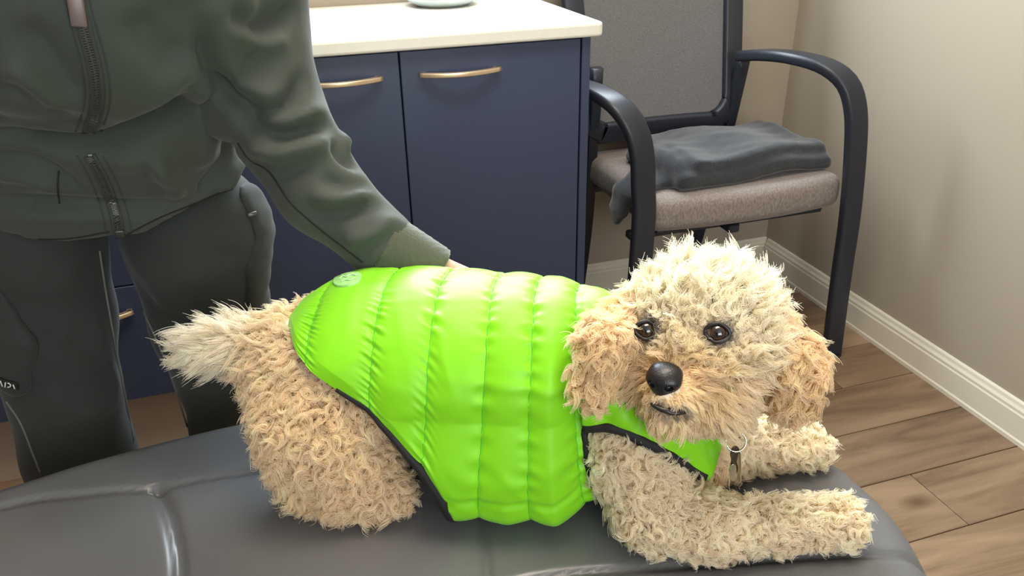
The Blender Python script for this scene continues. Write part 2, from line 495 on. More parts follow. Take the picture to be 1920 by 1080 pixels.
def window(name, x0, x1, z0, z1, y0, y1, label):
    w = empty(name, ((x0 + x1) / 2, (y0 + y1) / 2, z0)); structure(w, label)
    ox, oy, oz = w.location
    fr = MB(); t = .05
    def bx(a, c): fr.box((a[0] - ox, a[1] - oy, a[2] - oz), (c[0] - ox, c[1] - oy, c[2] - oz), .004)
    bx((x0, y0, z0), (x0 + t, y1, z1)); bx((x1 - t, y0, z0), (x1, y1, z1)); bx((x0 + t, y0, z0), (x1 - t, y1, z0 + t)); bx((x0 + t, y0, z1 - t), (x1 - t, y1, z1))
    xm = (x0 + x1) / 2; bx((xm - .02, y0, z0 + t), (xm + .02, y1, z1 - t))
    fr.build('window_frame', M['frame_white'], w)
    gm = mat('window_glass', (1, 1, 1), .02)
    gm.node_tree.nodes['Principled BSDF'].inputs['Transmission Weight'].default_value = 1.0
    for a, c in ((x0 + t, xm - .02), (xm + .02, x1 - t)):
        MB().box((a - ox, y1 - .012 - oy, z0 + t - oz), (c - ox, y1 - .008 - oy, z1 - t - oz)).build('pane', gm, w)
window('window_1', WX0, WX1, WZ0, WZ1, YB + .05, YB + .11, 'white framed window above the counter')
window('rear_fill_window', -.75, 1.15, .95, 2.15, YF - .11, YF - .05, 'added white framed window behind the viewer, for front fill')  # second window is added, unseen, to light the front of person and dog

# floor: each plank a piece of its own
fl = structure(MB().box((XL, YF, -.06), (XR, YB, -.012)).build('floor', M['floor_base']), 'warm brown wood plank floor')
PW, PL = .163, 1.22
rows = range(-18, 8)
plank_meshes = {}
for rI in rows:
    y0 = .875 + .163 * rI; y1 = y0 + PW
    if y1 <= YF or y0 >= YB: continue
    y0c, y1c = max(y0, YF), min(y1, YB)
    sh = {0: 1.232, 1: .52}.get(rI, (rI * .437) % PL)
    x = sh - PL * math.ceil((sh - XL) / PL)
    while x < XR:
        a, c = max(x, XL), min(x + PL, XR)
        if c - a > .03:
            key = (round(c - a, 3), round(y1c - y0c, 3))
            if key not in plank_meshes:
                mb = MB(); g = .0011
                mb.box((g, g, -.012), (c - a - g, y1c - y0c - g, 0), .0014)
                me = bpy.data.meshes.new('plank'); me.from_pydata(mb.V, [], mb.F); me.update(); me.materials.append(M['plank'])
                plank_meshes[key] = me
            o = bpy.data.objects.new('plank', plank_meshes[key]); COL.objects.link(o)
            o.location = (a, y0c, 0); o.parent = fl
        x += PL
# baseboards with a moulded top
prof = [(0, 0), (.015, 0), (.015, .010), (.0125, .014), (.0125, .070), (.0105, .074), (.0105, .081), (.007, .088), (.0055, .096), (.003, .100), (0, .100)]
def baseboard(name, a, c, nrm, label):
    V = []; F = []
    for p in (a, c):
        for d, z in prof: V.append((p[0] + nrm[0] * d, p[1] + nrm[1] * d, z))
    k = len(prof)
    for i in range(k):
        j = (i + 1) % k; F.append((i, j, k + j, k + i))
    F += [tuple(range(k)), tuple(reversed(range(k, 2 * k)))]
    o = mesh(name, V, F, M['trim'], None, False); structure(o, label)
    bm_fix(o)
def bm_fix(o):
    import bmesh
    bm = bmesh.new(); bm.from_mesh(o.data); bmesh.ops.recalc_face_normals(bm, faces=bm.faces); bm.to_mesh(o.data); bm.free()
baseboard('baseboard_right', (XR, YF), (XR, YB - .016), (-1, 0), 'ivory moulded baseboard along the wall beside the chair')
baseboard('baseboard_back', (.70, YB), (XR - .0005, YB), (0, -1), 'ivory moulded baseboard behind the chair')

# added ceiling lamp, out of view, for warm fill from above
cl = empty('ceiling_fill_lamp', (.35, .75, 2.46)); tag(cl, 'added flat rectangular ceiling lamp for fill above the padded table', 'lamp')
MB().box((-.60, -.32, -.012), (.60, .32, 0), .004).build('housing', M['frame_white'], cl)
MB().box((-.56, -.285, -.017), (.56, .285, -.0125), .001).build('diffuser', M['fixture'], cl)

# ------------------------------------------------------------------ cabinets and counter
ZT, ZB = .882, .193
def handle(parent, x0, x1, z, y, ox, oy, oz):
    n = 25; t = np.linspace(0, 1, n); bow = .024 * (1 - (2 * t - 1) ** 2) + .006
    path = np.stack([x0 + (x1 - x0) * t - ox, y - bow - oy, np.full(n, z) - oz], 1)
    mb = MB().sweep(path, rrect(.0062, .0045, .0015), (0, 0, 1))
    for k in (1, n - 2):
        px_, py_ = path[k][0], path[k][1]
        mb.box((px_ - .005, py_, z - oz - .0045), (px_ + .005, y - oy + .001, z - oz + .0045), .001)
    return mb.build('handle', M['brass'], parent, True)
def cabinet(name, x0, x1, fronts, label, side_right=False):
    c = empty(name, ((x0 + x1) / 2, (CY + YB) / 2, 0)); tag(c, label, 'cabinet')
    ox, oy, oz = c.location
    xs = x1 - (.021 if side_right else 0)
    MB().box((x0 - ox, CY + .021 - oy, ZB), (xs - ox, YB - .004 - oy, ZT), .001).build('carcass', M['navy_dark'], c)
    MB().box((x0 - ox, CY + .07 - oy, 0), (xs - ox, CY + .088 - oy, ZB)).build('toe_kick', M['toe'], c)
    if side_right:
        MB().box((xs + .0015 - ox, CY - oy, 0), (x1 - ox, YB - .004 - oy, ZT), .0012).build('side_panel', M['navy'], c)
    for kind, a, d, z0, z1, h in fronts:
        g = .0016
        f = MB().box((a + g - ox, CY - oy, z0 + g), (d - g - ox, CY + .019 - oy, z1 - g), .0012).build(kind, M['navy'], c)
        if h: handle(f, h[0], h[1], h[2], CY, ox, oy, oz)
    return c
cabinet('base_cabinet', -.117, .6815, [('door', -.117, .2714, ZB, ZT - .002, (.068, .232, .831)), ('door', .2714, .660, ZB, ZT - .002, (.311, .477, .831))],
        'navy two-door base cabinet beside the chair, champagne bow handles', True)
zs = [ZB, .461, .672, ZT - .002]
cabinet('drawer_cabinet', -.62, -.118, [('drawer', -.62, -.118, zs[i], zs[i + 1], (-.45, -.318, (.405, .61, .83)[i])) for i in range(3)],
        'navy drawer cabinet seen between the trouser legs')
cabinet('base_cabinet', -1.42, -.621, [('door', -1.42, -1.02, ZB, ZT - .002, (-1.25, -1.09, .83)), ('door', -1.02, -.621, ZB, ZT - .002, (-.95, -.79, .83))],
        'navy base cabinet at the left picture edge behind the trouser leg')
# counter slab with eased edges
co = empty('countertop', (-.36, (CY + YB) / 2, ZT)); tag(co, 'white solid-surface countertop with rounded corner over the navy cabinets', 'countertop')
def slab(x0, x1, y0, y1, z0, z1, r, e):
    """plan-rounded slab with eased top and bottom edges"""
    out = []
    for cx, cy, a0 in ((x1 - r, y1 - r, 0), (x0 + r, y1 - r, 90), (x0 + r, y0 + r, 180), (x1 - r, y0 + r, 270)):
        for k in range(7):
            a = R(a0 + 15 * k); out.append((cx, cy, math.cos(a), math.sin(a)))
    lv = [(z0, r - e)] + [(z0 + e - e * math.cos(R(t)), r - e + e * math.sin(R(t))) for t in (30, 60, 90)] + [(z1 - e + e * math.sin(R(t)), r - e + e * math.cos(R(t))) for t in (0, 30, 60, 90)]
    V = [(cx + rr * ca, cy + rr * sa, z) for z, rr in lv for cx, cy, ca, sa in out]
    n = len(out); F = [(i * n + j, i * n + (j + 1) % n, (i + 1) * n + (j + 1) % n, (i + 1) * n + j) for i in range(len(lv) - 1) for j in range(n)]
    F += [tuple(reversed(range(n))), tuple(range((len(lv) - 1) * n, len(lv) * n))]
    return V, F
V, F = slab(-1.43 + .36, .7055 + .36, CY - .018 - (CY + YB) / 2, YB - .001 - (CY + YB) / 2, 0, .029, .018, .006)
mesh('slab', V, F, M['counter'], co, False)
# round shallow dish at the back of the counter
dp = pZ(829, 9, .911); 
prof_d = [(0, .004), (.055, .004), (.068, .009), (.082, .017), (.086, .0185), (.088, .017), (.074, .007), (.060, 0), (0, 0)]
V = []; F = []; ns = 40
for r_, z_ in prof_d:
    for k in range(ns): V.append((r_ * math.cos(2 * math.pi * k / ns), r_ * math.sin(2 * math.pi * k / ns), z_))
for i in range(len(prof_d) - 1):
    for k in range(ns): F.append((i * ns + k, (i + 1) * ns + k, (i + 1) * ns + (k + 1) % ns, i * ns + (k + 1) % ns))
dish = mesh('shallow_dish', V, F, M['dish']); bm_fix(dish)
dish.location = (dp[0], min(dp[1], YB - .095), .9112)
tag(dish, 'grey-green shallow round dish at the back of the white counter', 'dish')

# ------------------------------------------------------------------ armchair in the corner
ch = empty('guest_chair', (1.08, 1.76, 0)); CH = np.array([1.08, 1.76, 0])
tag(ch, 'black-framed guest chair with taupe seat and grey mesh back', 'chair')
def arm_path(L): return np.array([pY(x, y, Y) if z is None else pZ(x, y, z) for x, y, Y, z in L])
rp = arm_path([(1558, 668, 0, 0.0), (1577, 520, 1.505, None), (1594, 400, 1.505, None), (1604, 280, 1.505, None), (1604, 205, 1.51, None), (1588, 155, 1.53, None), (1548, 124, 1.575, None), (1490, 108, 1.65, None), (1440, 103, 1.74, None), (1396, 104, 1.86, None)])
lp_top = arm_path([(1205, 440, 1.535, None), (1206, 350, 1.535, None), (1203, 285, 1.535, None), (1188, 235, 1.545, None), (1160, 199, 1.575, None), (1125, 176, 1.64, None), (1092, 163, 1.74, None), (1072, 158, 1.86, None)])
lp = np.vstack([[lp_top[0][0] - .01, 1.535, 0.0], lp_top])
def arm(path, name, ref_x):
    P = spline(path, 60)
    t = np.linspace(0, 1, 60)
    T = np.gradient(P, axis=0); T /= np.linalg.norm(T, axis=1)[:, None]
    side = np.array([1, .05, 0.])
    U = np.cross(side, T)
    V, F = sweep(P - CH, rrect(.028, .0135, .009, 3), U, True)
    o = mesh(name, V, F, M['plastic'], ch); bm_fix(o)
    return P
PR = arm(rp, 'arm_leg', 1); PLf = arm(lp, 'arm_leg', -1)
# rear legs / uprights
ur = np.array([pY(1396, 104, 1.87), pY(1380, 175, 1.885), pY(1362, 250, 1.905), [pY(1362, 250, 1.905)[0] - .012, 1.95, .30], [pY(1362, 250, 1.905)[0] - .02, 2.03, 0]])
ul = ur.copy(); ul[:, 0] = 2 * 1.030 - ur[:, 0]
for P in (ur, ul):
    Q = spline(P, 24)
    V, F = sweep(Q - CH, rrect(.015, .013, .005, 2), (0, 1, 0.2), True)
    bm_fix(mesh('rear_leg', V, F, M['plastic'], ch))
for s, P in ((1, PR), (-1, PLf)):
    V, F = slab(P[0][0] - .020 - CH[0], P[0][0] + .020 - CH[0], P[0][1] - .018 - CH[1], P[0][1] + .018 - CH[1], 0, .008, .012, .002)
    mesh('foot_glide', V, F, M['plastic'], ch)
# backrest: rounded frame and mesh, leaning back
bx0, bx1, bz0, bz1, xc = .800, 1.232, .575, 1.06, 1.0
def back_pt(x, z, off=0):
    t = (z - bz0) / (bz1 - bz0)
    return np.array([x + (x - 1.016) * .10 * t, 1.885 + .115 * t - .022 * (1 - ((x - 1.016) / .22) ** 2) * -1.0 + off, z])
out = []
for cx, cz, a0 in ((bx1 - .07, bz1 - .07, 0), (bx0 + .07, bz1 - .07, 90), (bx0 + .07, bz0 + .07, 180), (bx1 - .07, bz0 + .07, 270)):
    for k in range(9):
        a = R(a0 + 90 * k / 8); out.append((cx + .07 * math.cos(a), cz + .07 * math.sin(a)))
out = spline(np.array(out), 96, True)
ring = np.array([back_pt(x, z) for x, z in out]) - CH
V, F = sweep(ring, rrect(.027, .013, .007, 3), (0, 1, .1), True, None, True)
bm_fix(mesh('back_frame', V, F, M['plastic'], ch))
rows_b = []
for z in np.linspace(bz0 + .004, bz1 - .004, 40):
    c_ = .07; dz = max(0, (bz0 + c_) - z, z - (bz1 - c_)); ins = c_ - math.sqrt(max(c_ ** 2 - dz ** 2, 0))
    rows_b.append([back_pt(x, z, .002) - CH for x in np.linspace(bx0 + ins + .002, bx1 - ins - .002, 30)])
grid_mesh('back_mesh', np.array(rows_b), M['meshback'], ch, thick=.004)
# seat cushion: rounded pad with a bowed front
sx0, sx1, sy0, sy1 = .822, 1.352, 1.535, 1.955
zt_, zb_ = .514, .428
SEAT_TOP = .514
def seat_fn(p):
    bow = .022 * (1 - ((p[:, 0] - (sx0 + sx1) / 2) / .26) ** 2)
    q = p - np.array([(sx0 + sx1) / 2, (sy0 + sy1) / 2 - .0, (zt_ + zb_) / 2], np.float32)
    q = q.copy(); q[:, 1] += np.where(q[:, 1] < 0, bow * np.clip(-q[:, 1] / .2, 0, 1), 0)
    hx = np.array([(sx1 - sx0) / 2, (sy1 - sy0) / 2, (zt_ - zb_) / 2]) - .028
    d = np.abs(q) - hx
    return np.linalg.norm(np.maximum(d, 0), axis=1) + np.minimum(d.max(1), 0) - .028
V, Q = surface_nets(seat_fn, (sx0 - .03, sy0 - .05, zb_ - .02), (sx1 + .03, sy1 + .03, zt_ + .02), .008)
fast_mesh('seat', smooth_verts(V, Q, 1) - CH, Q, M['seat'], ch)
MB().box((sx0 + .03 - CH[0], sy0 + .03 - CH[1], zb_ - .014), (sx1 - .03 - CH[0], sy1 - .02 - CH[1], zb_ + .004), .003).build('seat_pan', M['plastic'], ch)
mb = MB(); xm0, xm1 = PLf[20][0], PR[20][0]
mb.box((xm0 - CH[0], 1.60 - CH[1], .392), (xm1 - .01 - CH[0], 1.625 - CH[1], .412), .003)
mb.box((xm0 + .03 - CH[0], 1.94 - CH[1], .392), (xm1 - .14 - CH[0], 1.965 - CH[1], .412), .003)
mb.box((1.05 - CH[0], 1.56 - CH[1], .390), (1.08 - CH[0], 1.95 - CH[1], .412), .003)
mb.build('seat_bar', M['plastic'], ch)

# folded blanket on the seat, one corner hanging over the side
bl = SEAT_TOP
def blanket_fn(p):
    d = []
    x, y, z = p[:, 0], p[:, 1], p[:, 2]
    wob = .006 * np.sin(x * 21 + y * 9) + .004 * np.sin(y * 37 - x * 11)
    def box(c, h, r, rz=0.0, tilt=0.0):
        q = p - np.array(c, np.float32)
        ca, sa = math.cos(rz), math.sin(rz)
        X = q[:, 0] * ca + q[:, 1] * sa; Y = -q[:, 0] * sa + q[:, 1] * ca
        Z = q[:, 2] - tilt * X - wob
        dd = np.stack([np.abs(X) - h[0] + r, np.abs(Y) - h[1] + r, np.abs(Z) - h[2] + r], 1)
        return np.linalg.norm(np.maximum(dd, 0), axis=1) + np.minimum(dd.max(1), 0) - r
    d.append(box((1.115, 1.705, bl + .022), (.225, .140, .021), .018, R(4)))
    d.append(box((1.13, 1.715, bl + .054), (.205, .132, .018), .017, R(7), -.03))
    d.append(box((.94, 1.675, bl + .036), (.065, .095, .036), .03, R(14)))
    a = smin_all(d, .014)
    fl = [np.array(q) for q in ((.93, 1.66, bl + .012), (.845, 1.645, bl + .012), (.800, 1.64, bl - .012), (.786, 1.64, bl - .055), (.780, 1.64, bl - .085))]
    sc = (1, .38, 1)
    f = smin_all([sd_cone(p, fl[i], fl[i + 1], (.024, .022, .018, .014)[i], (.022, .018, .014, .007)[i], sc) for i in range(4)], .01)
    return np.maximum(smin(a, f, .012), bl + .0015 - z + np.where(x < .825, 1.0, 0) * -1.0)
V, Q = surface_nets(blanket_fn, (.74, 1.53, .40), (1.36, 1.93, .64), .006)
V = smooth_verts(V, Q, 5); V = noise_disp(V, vnormals(V, Q), .0012, 45, 3)
bo = fast_mesh('folded_blanket', V, Q, M['blanket'])
tag(bo, 'charcoal fleece blanket folded on the chair seat, one corner hanging', 'blanket')

# ------------------------------------------------------------------ padded table
TZ = .56
tb = empty('padded_table', (0, .6, 0)); tag(tb, 'grey vinyl padded treatment table with stitched seams under the dog', 'table'); TB = np.array([0, .6, 0])
outline = [(-.95, .74), (-.70, .785), (-.50, .848), (-.355, .874), (-.27, .893), (-.155, .910), (-.06, .912), (.10, .895), (.28, .855), (.42, .79), (.53, .70), (.583, .605), (.590, .53), (.585, .48), (.571, .436), (.535, .36), (.46, .29), (.30, .25), (.0, .245), (-.4, .25), (-.80, .26), (-1.02, .32), (-1.08, .50), (-1.05, .67)]
ol = spline(np.array(outline), 900, True)
A, B_ = np.array([-.80, .52]), np.array([.30, .56])
ba = B_ - A
h_ = np.clip(((ol - A) @ ba) / (ba @ ba), 0, 1); axp = A + h_[:, None] * ba
# soften the medial projection so rings stay smooth
for _ in range(60): axp = (np.roll(axp, 1, 0) + axp + np.roll(axp, -1, 0)) / 3
dist = np.linalg.norm(ol - axp, axis=1)
rr = .030; TH = .085
cols = []
rows_ = []
for a in (0, 20, 40, 60, 90):     # underside edge rounding
    rows_.append((rr * .6 * (1 - math.sin(R(a))), TZ - TH + rr * .6 * (1 - math.cos(R(a)))))
for a in np.linspace(10, 90, 10):
    rows_.append((rr * (1 - math.cos(R(a))), TZ - rr + rr * math.sin(R(a))))
rings = []
for d, z in rows_:
    k = 1 - d / dist
    rings.append(np.column_stack([axp + (ol - axp) * k[:, None], np.full(len(ol), z)]))
for k in np.linspace(1, 0, 74)[1:]:
    kk = k * (1 - rr / dist)
    rings.append(np.column_stack([axp + (ol - axp) * kk[:, None], np.full(len(ol), TZ)]))
G = np.array(rings)
seams = [   # stitched seams: (plan points, depth, width)
    ([pZ(x, y, TZ)[:2] for x, y in ((0, 945), (150, 922), (290, 905), (380, 893), (480, 880))], 'back'),
]
back_seam = spline(np.array([(-.95, .70), (-.60, .79)] + [tuple(pZ(x, y, TZ)[:2]) for x, y in ((0, 945), (150, 922), (290, 905), (480, 880))] + [(.10, .775), (.30, .74), (.44, .66)]), 120)
front_seam = spline(np.array([(-.95, .36), (-.5, .42), (0, .50), (.12, .535)] + [tuple(pZ(x, y, TZ)[:2]) for x, y in ((1040, 1075), (1200, 1062), (1400, 1045), (1560, 1036), (1660, 1035), (1715, 1041), (1745, 1052))]), 120)
cs1 = spline(np.array([tuple(pZ(x, y, TZ)[:2]) for x, y in ((290, 905), (308, 935), (322, 975), (333, 1030), (335, 1080))] + [(-.15, .58), (-.16, .50), (-.17, .47)]), 60)
cs2 = spline(np.array([(.175, .765), (.165, .68)] + [tuple(pZ(x, y, TZ)[:2]) for x, y in ((908, 1000), (912, 1040), (914, 1080))] + [(.138, .53)]), 60)
cs3 = spline(np.array([tuple(pZ(x, y, TZ)[:2]) for x, y in ((1345, 850), (1362, 885), (1385, 915))] + [(.40, .50)]), 30)
P2 = G[:, :, :2].reshape(-1, 2); Zf = G[:, :, 2].reshape(-1).copy()
top = Zf > TZ - .02
def d2(P, L):
    best = np.full(len(P), 1e9)
    for i in range(len(L) - 1):
        a, b2 = L[i], L[i + 1]; e = b2 - a
        t = np.clip(((P - a) @ e) / max(e @ e, 1e-12), 0, 1)
        best = np.minimum(best, np.linalg.norm(P - a - t[:, None] * e, axis=1))
    return best
for L, dep, w, puff, pw in ((back_seam, .0060, .0048, .0040, .05), (front_seam, .0055, .0048, .0035, .05), (cs1, .0095, .0068, .0060, .032), (cs2, .0050, .0042, .002, .03), (cs3, .0035, .004, .001, .03)):
    d = d2(P2, L)
    Zf = Zf - np.where(top, dep * np.exp(-(d / w) ** 2) + puff * np.exp(-(d / pw) ** 2) * .9, 0)
# gentle crown and slackness of the padding
Zf = Zf + np.where(top, .0012 * np.sin(P2[:, 0] * 17 + 1) * np.sin(P2[:, 1] * 23), 0)
G[:, :, 2] = Zf.reshape(G.shape[:2])
grid_mesh('cushion', np.swapaxes(G, 0, 1)[:, ::-1] - TB, M['vinyl'], tb, close_u=True)
# underside board and steel pedestal base
bd = np.array([axp + (ol - axp) * (1 - .03 / dist)[:, None]])[0][::6]
n = len(bd)
V = [(x, y - .6, TZ - TH - .002) for x, y in bd] + [(x, y - .6, TZ - TH + .012) for x, y in bd]
F = [(i, (i + 1) % n, n + (i + 1) % n, n + i) for i in range(n)] + [tuple(reversed(range(n)))] + [tuple(range(n, 2 * n))]
bm_fix(mesh('board', V, F, M['steel'], tb, False))
MB().box((-.80, -.13, .40), (.28, -.09, TZ - TH - .002), .004).box((-.80, .06, .40), (.28, .10, TZ - TH - .002), .004).build('rail', M['steel'], tb)
for x in (-.70, .18):
    for y in (-.11, .08):
        MB().box((x - .025, y - .025, .02), (x + .025, y + .025, .41), .004).build('leg', M['steel'], tb)
    MB().box((x - .035, -.24, 0), (x + .035, .22, .022), .006).build('foot', M['steel'], tb)

# ------------------------------------------------------------------ the dog
# vest surface first: sections along the back, each a bell-shaped curve from the spine down both sides
RIDGE_PX = [(548, 650, .800), (553, 610, .798), (578, 573, .795), (624, 545, .788), (705, 530, .772), (800, 533, .747), (905, 541, .720), (990, 546, .698), (1075, 556, .676), (1120, 562, .664), (1158, 572, .654)]
ridge = np.array([pY(*q) for q in RIDGE_PX])
NS = 260
rid = spline(ridge, NS)
sL = np.r_[0, np.cumsum(np.linalg.norm(np.diff(rid, axis=0), axis=1))]; sN = sL / sL[-1]
rpx = proj(rid)
axd = rid[-1] - rid[40]; axd[2] = 0; axd /= np.linalg.norm(axd)
nrm = np.array([axd[1], -axd[0], 0]); nrm *= (1 if nrm[1] < 0 else -1)          # towards the viewer
HEM = np.array([(538, 560), (545, 610), (556, 660), (585, 697), (622, 722), (690, 765), (742, 822), (800, 893), (845, 955), (868, 992)])
def section(i, m=120):
    """near-side half of a section: from spine (t=0) to belly (t=1), offsets along nrm and heights"""
    z0 = rid[i][2]
    rear = np.clip((sN[i]) / .30, 0, 1)
    wid = .070 + .040 * np.sin(rear * math.pi / 2)          # narrower over the rump
    front = np.clip((sN[i] - .84) / .16, 0, 1)
    wid *= 1 - .45 * front
    wid *= 1 - .10 * np.clip((sN[i] - .5) / .4, 0, 1)
    zb = .566 + .05 * (1 - rear) + .03 * front
    hgt = z0 - zb
    t = np.linspace(0, 1, m)
    a = t * math.pi
    # pear: upper half an arc, lower half fuller
    o = wid * np.sin(np.minimum(a, math.pi / 2)) ** .9
    low = a > math.pi / 2
    f = (a - math.pi / 2) / (math.pi / 2)
    o = np.where(low, wid * (1 + .16 * np.sin(np.clip(f, 0, 1) * math.pi * .9)) * np.where(f > .72, np.sqrt(np.clip(1 - ((f - .72) / .28) ** 2, 0, 1)), 1), o)
    z = np.where(low, z0 - hgt * (.42 + .58 * np.clip(f / .90, 0, 1)), z0 - hgt * .42 * (1 - np.cos(np.minimum(a, math.pi / 2))))
    return o, z
seam_px = [612, 728, 826, 924, 1003, 1078]
seam_s = [float(np.interp(x, rpx[20:, 0], sN[20:])) for x in seam_px]
MV = 121
Gn = np.zeros((NS, 2 * MV - 1, 3)); tmax = np.zeros(NS)
hx, hy = HEM[:, 0], HEM[:, 1]
for i in range(NS):
    o, z = section(i, 240)
    P = rid[i] + nrm * o[:, None]; P[:, 2] = z
    px_ = proj(P)
    # where the near side passes the hem line
    lim = np.interp(px_[:, 0], hx, hy, left=-1, right=2000)
    below = np.nonzero(px_[:, 1] > lim)[0]
    k = below[0] if len(below) else 239
    tmax[i] = max(k / 239.0, .02)
tmax = np.maximum.accumulate(tmax)
for _ in range(6): tmax = np.convolve(np.pad(tmax, 2, mode='edge'), np.ones(5) / 5, 'valid')
e_ = np.linspace(-1, 1, 2 * MV - 1)
bounds = [0.0] + seam_s + [1.0]
for i in range(NS):
    o, z = section(i, 240)
    tt = np.abs(e_) * tmax[i]
    oo = np.interp(tt, np.linspace(0, 1, 240), o); zz = np.interp(tt, np.linspace(0, 1, 240), z)
    P = rid[i][None] + nrm[None] * (np.sign(e_) * oo)[:, None]
    P[:, 2] = zz
    Gn[i] = P
# the front edge: a neck opening above, an armhole for the front leg below
S_END_T = [0, .40, .47, .56, .70, .85, 1.0]; S_END = [1.0, 1.0, .97, .915, .915, .925, .94]
SG = np.zeros(Gn.shape[:2]); TG = np.zeros(Gn.shape[:2])
for j in range(2 * MV - 1):
    se = np.interp(abs(e_[j]), S_END_T, S_END)
    sn = sN * (1 - (1 - se) * np.clip((sN - .5) / .5, 0, 1))
    Gn[:, j] = np.stack([np.interp(sn, sN, Gn[:, j, k]) for k in range(3)], 1)
    SG[:, j] = sn; TG[:, j] = abs(e_[j]) * np.interp(sn, sN, tmax)
Gn = Gn + axd * (.030 * np.clip(TG - .45, 0, 1) * np.clip((SG - .72) / .2, 0, 1))[:, :, None]
# quilting: puffed channels between the stitched seams, with small puckers at each seam
def grid_normals(G):
    du = np.gradient(G, axis=0); dv = np.gradient(G, axis=1)
    N = np.cross(du, dv); N /= np.linalg.norm(N, axis=2)[:, :, None] + 1e-12
    return N
Nn = grid_normals(Gn)
cen = Gn.mean(axis=(0, 1))
if ((Gn - cen) * Nn).sum() < 0: Nn = -Nn
S_ = SG; T_ = TG
# seams bend a little on their way down the side
bend = .012 * np.sin(T_ * 5.0) + .010 * np.clip(T_ - .45, 0, 1) * np.clip((S_ - .6) / .3, 0, 1) * 6
Ss = S_ - bend
puff = np.zeros(S_.shape); near = np.full(S_.shape, 9.0)
for a, c in zip(bounds[:-1], bounds[1:]):
    f = np.clip((Ss - a) / (c - a), 0, 1); mk = (Ss >= a) & (Ss <= c)
    puff = np.where(mk, np.sin(f * math.pi) ** .5 * (.0066 if c < 1 else .0055), puff)
for s in seam_s: near = np.minimum(near, np.abs(Ss - s))
rs = np.random.default_rng(11)
pk = np.zeros(S_.shape)
V_ = np.broadcast_to(np.cumsum(np.r_[0, np.linalg.norm(np.diff(Gn[NS // 2], axis=0), axis=1)])[None, :], S_.shape)
for k in range(9):
    w = 300 + 420 * rs.random(); pk += np.sin(V_ * w + 6.28 * rs.random() + S_ * (14 * rs.normal()))
pk = pk / 3.0 * .0013 * np.exp(-(near / .022) ** 2)
# slanted drag wrinkles
wr = np.zeros(S_.shape)
for k in range(46):
    s0, t0 = rs.random() * .98, rs.random() * .9
    a = rs.normal() * .5 + (1.0 if rs.random() < .5 else -.2); ln = .05 + .10 * rs.random(); wd = .006 + .006 * rs.random()
    ds = (S_ - s0) * sL[-1]; dt = (T_ - t0) * .36
    u = ds * math.cos(a) + dt * math.sin(a); v = -ds * math.sin(a) + dt * math.cos(a)
    wr += (rs.random() - .35) * .0026 * np.exp(-(u / (ln * .6)) ** 2 - (v / wd) ** 2)
# a low horizontal seam along the flank
hs = -.0028 * np.exp(-((T_ - .80) / .014) ** 2) * np.clip((S_ - .42) / .05, 0, 1)
edge = np.clip((1 - np.abs(e_))[None, :] * tmax[:, None] / .05, 0, 1)
disp = np.maximum(.0004, puff * (.35 + .65 * edge) + pk + wr + hs)
Gv = Gn + Nn * disp[:, :, None]
Gv[:, :, 2] = np.maximum(Gv[:, :, 2], TZ + .003)
# armhole: the near and far front legs come out below the shoulder, so the side ends in an arc there
def arm_cut(i, j): pass

# ---- skin body
def Pz(x, y, z): return pZ(x, y, z)
HC = pY(1312, 645, .590)                                   # head centre
_c = CAM - HC; _c[2] = 0; _c /= np.linalg.norm(_c)
_l = np.array([_c[1], -_c[0], 0]);
if _l @ _rt > 0: _l = -_l                                   # image-left
TURN = R(14)
HF = _c * math.cos(TURN) + _l * math.sin(TURN)
HF = HF * math.cos(R(6)) + np.array([0, 0, math.sin(R(6))])
HR = np.cross(HF, [0, 0, 1.0]); HR /= np.linalg.norm(HR)
if HR @ _rt < 0: HR = -HR                                   # image-right
HU = np.cross(HR, HF); HU *= np.sign(HU[2])
def hd(f, r, u): return HC + HF * f + HR * r + HU * u
HAX = np.array([HF, HR, HU])
ax2 = axd
tc_ = [rid[int(k * (NS - 1))] for k in (.22, .45, .70, .93)]
spine = [q - np.array([0, 0, .090]) for q in tc_]
spine = [q + nrm * .0 for q in spine]
near_leg = [Pz(1205, 890, .635), Pz(1228, 962, .592), Pz(1330, 988, .585), Pz(1460, 988, .580), Pz(1570, 978, .582)]
near_leg[0] = near_leg[0] + np.array([.0, .03, .01])
sh_n = pY(1180, 800, .605)
far_leg = [pY(1330, 800, .665), Pz(1345, 842, .592), Pz(1430, 836, .584), Pz(1512, 836, .583)]
hip_n = pY(632, 735, .745)
th_n = pY(608, 795, .735); kn_n = pZ(655, 862, .617); hk_n = pZ(582, 888, .595); ft_n = pZ(650, 912, .586); toe_n = pZ(728, 925, .584)
far_off = -nrm * .15
tail = [pY(550, 655, .800), pY(500, 655, .815), pY(445, 645, .83), pY(395, 648, .84), pY(350, 655, .85)]
EAR1, EAR2 = pY(1130, 640, .580), pY(1110, 728, .570)
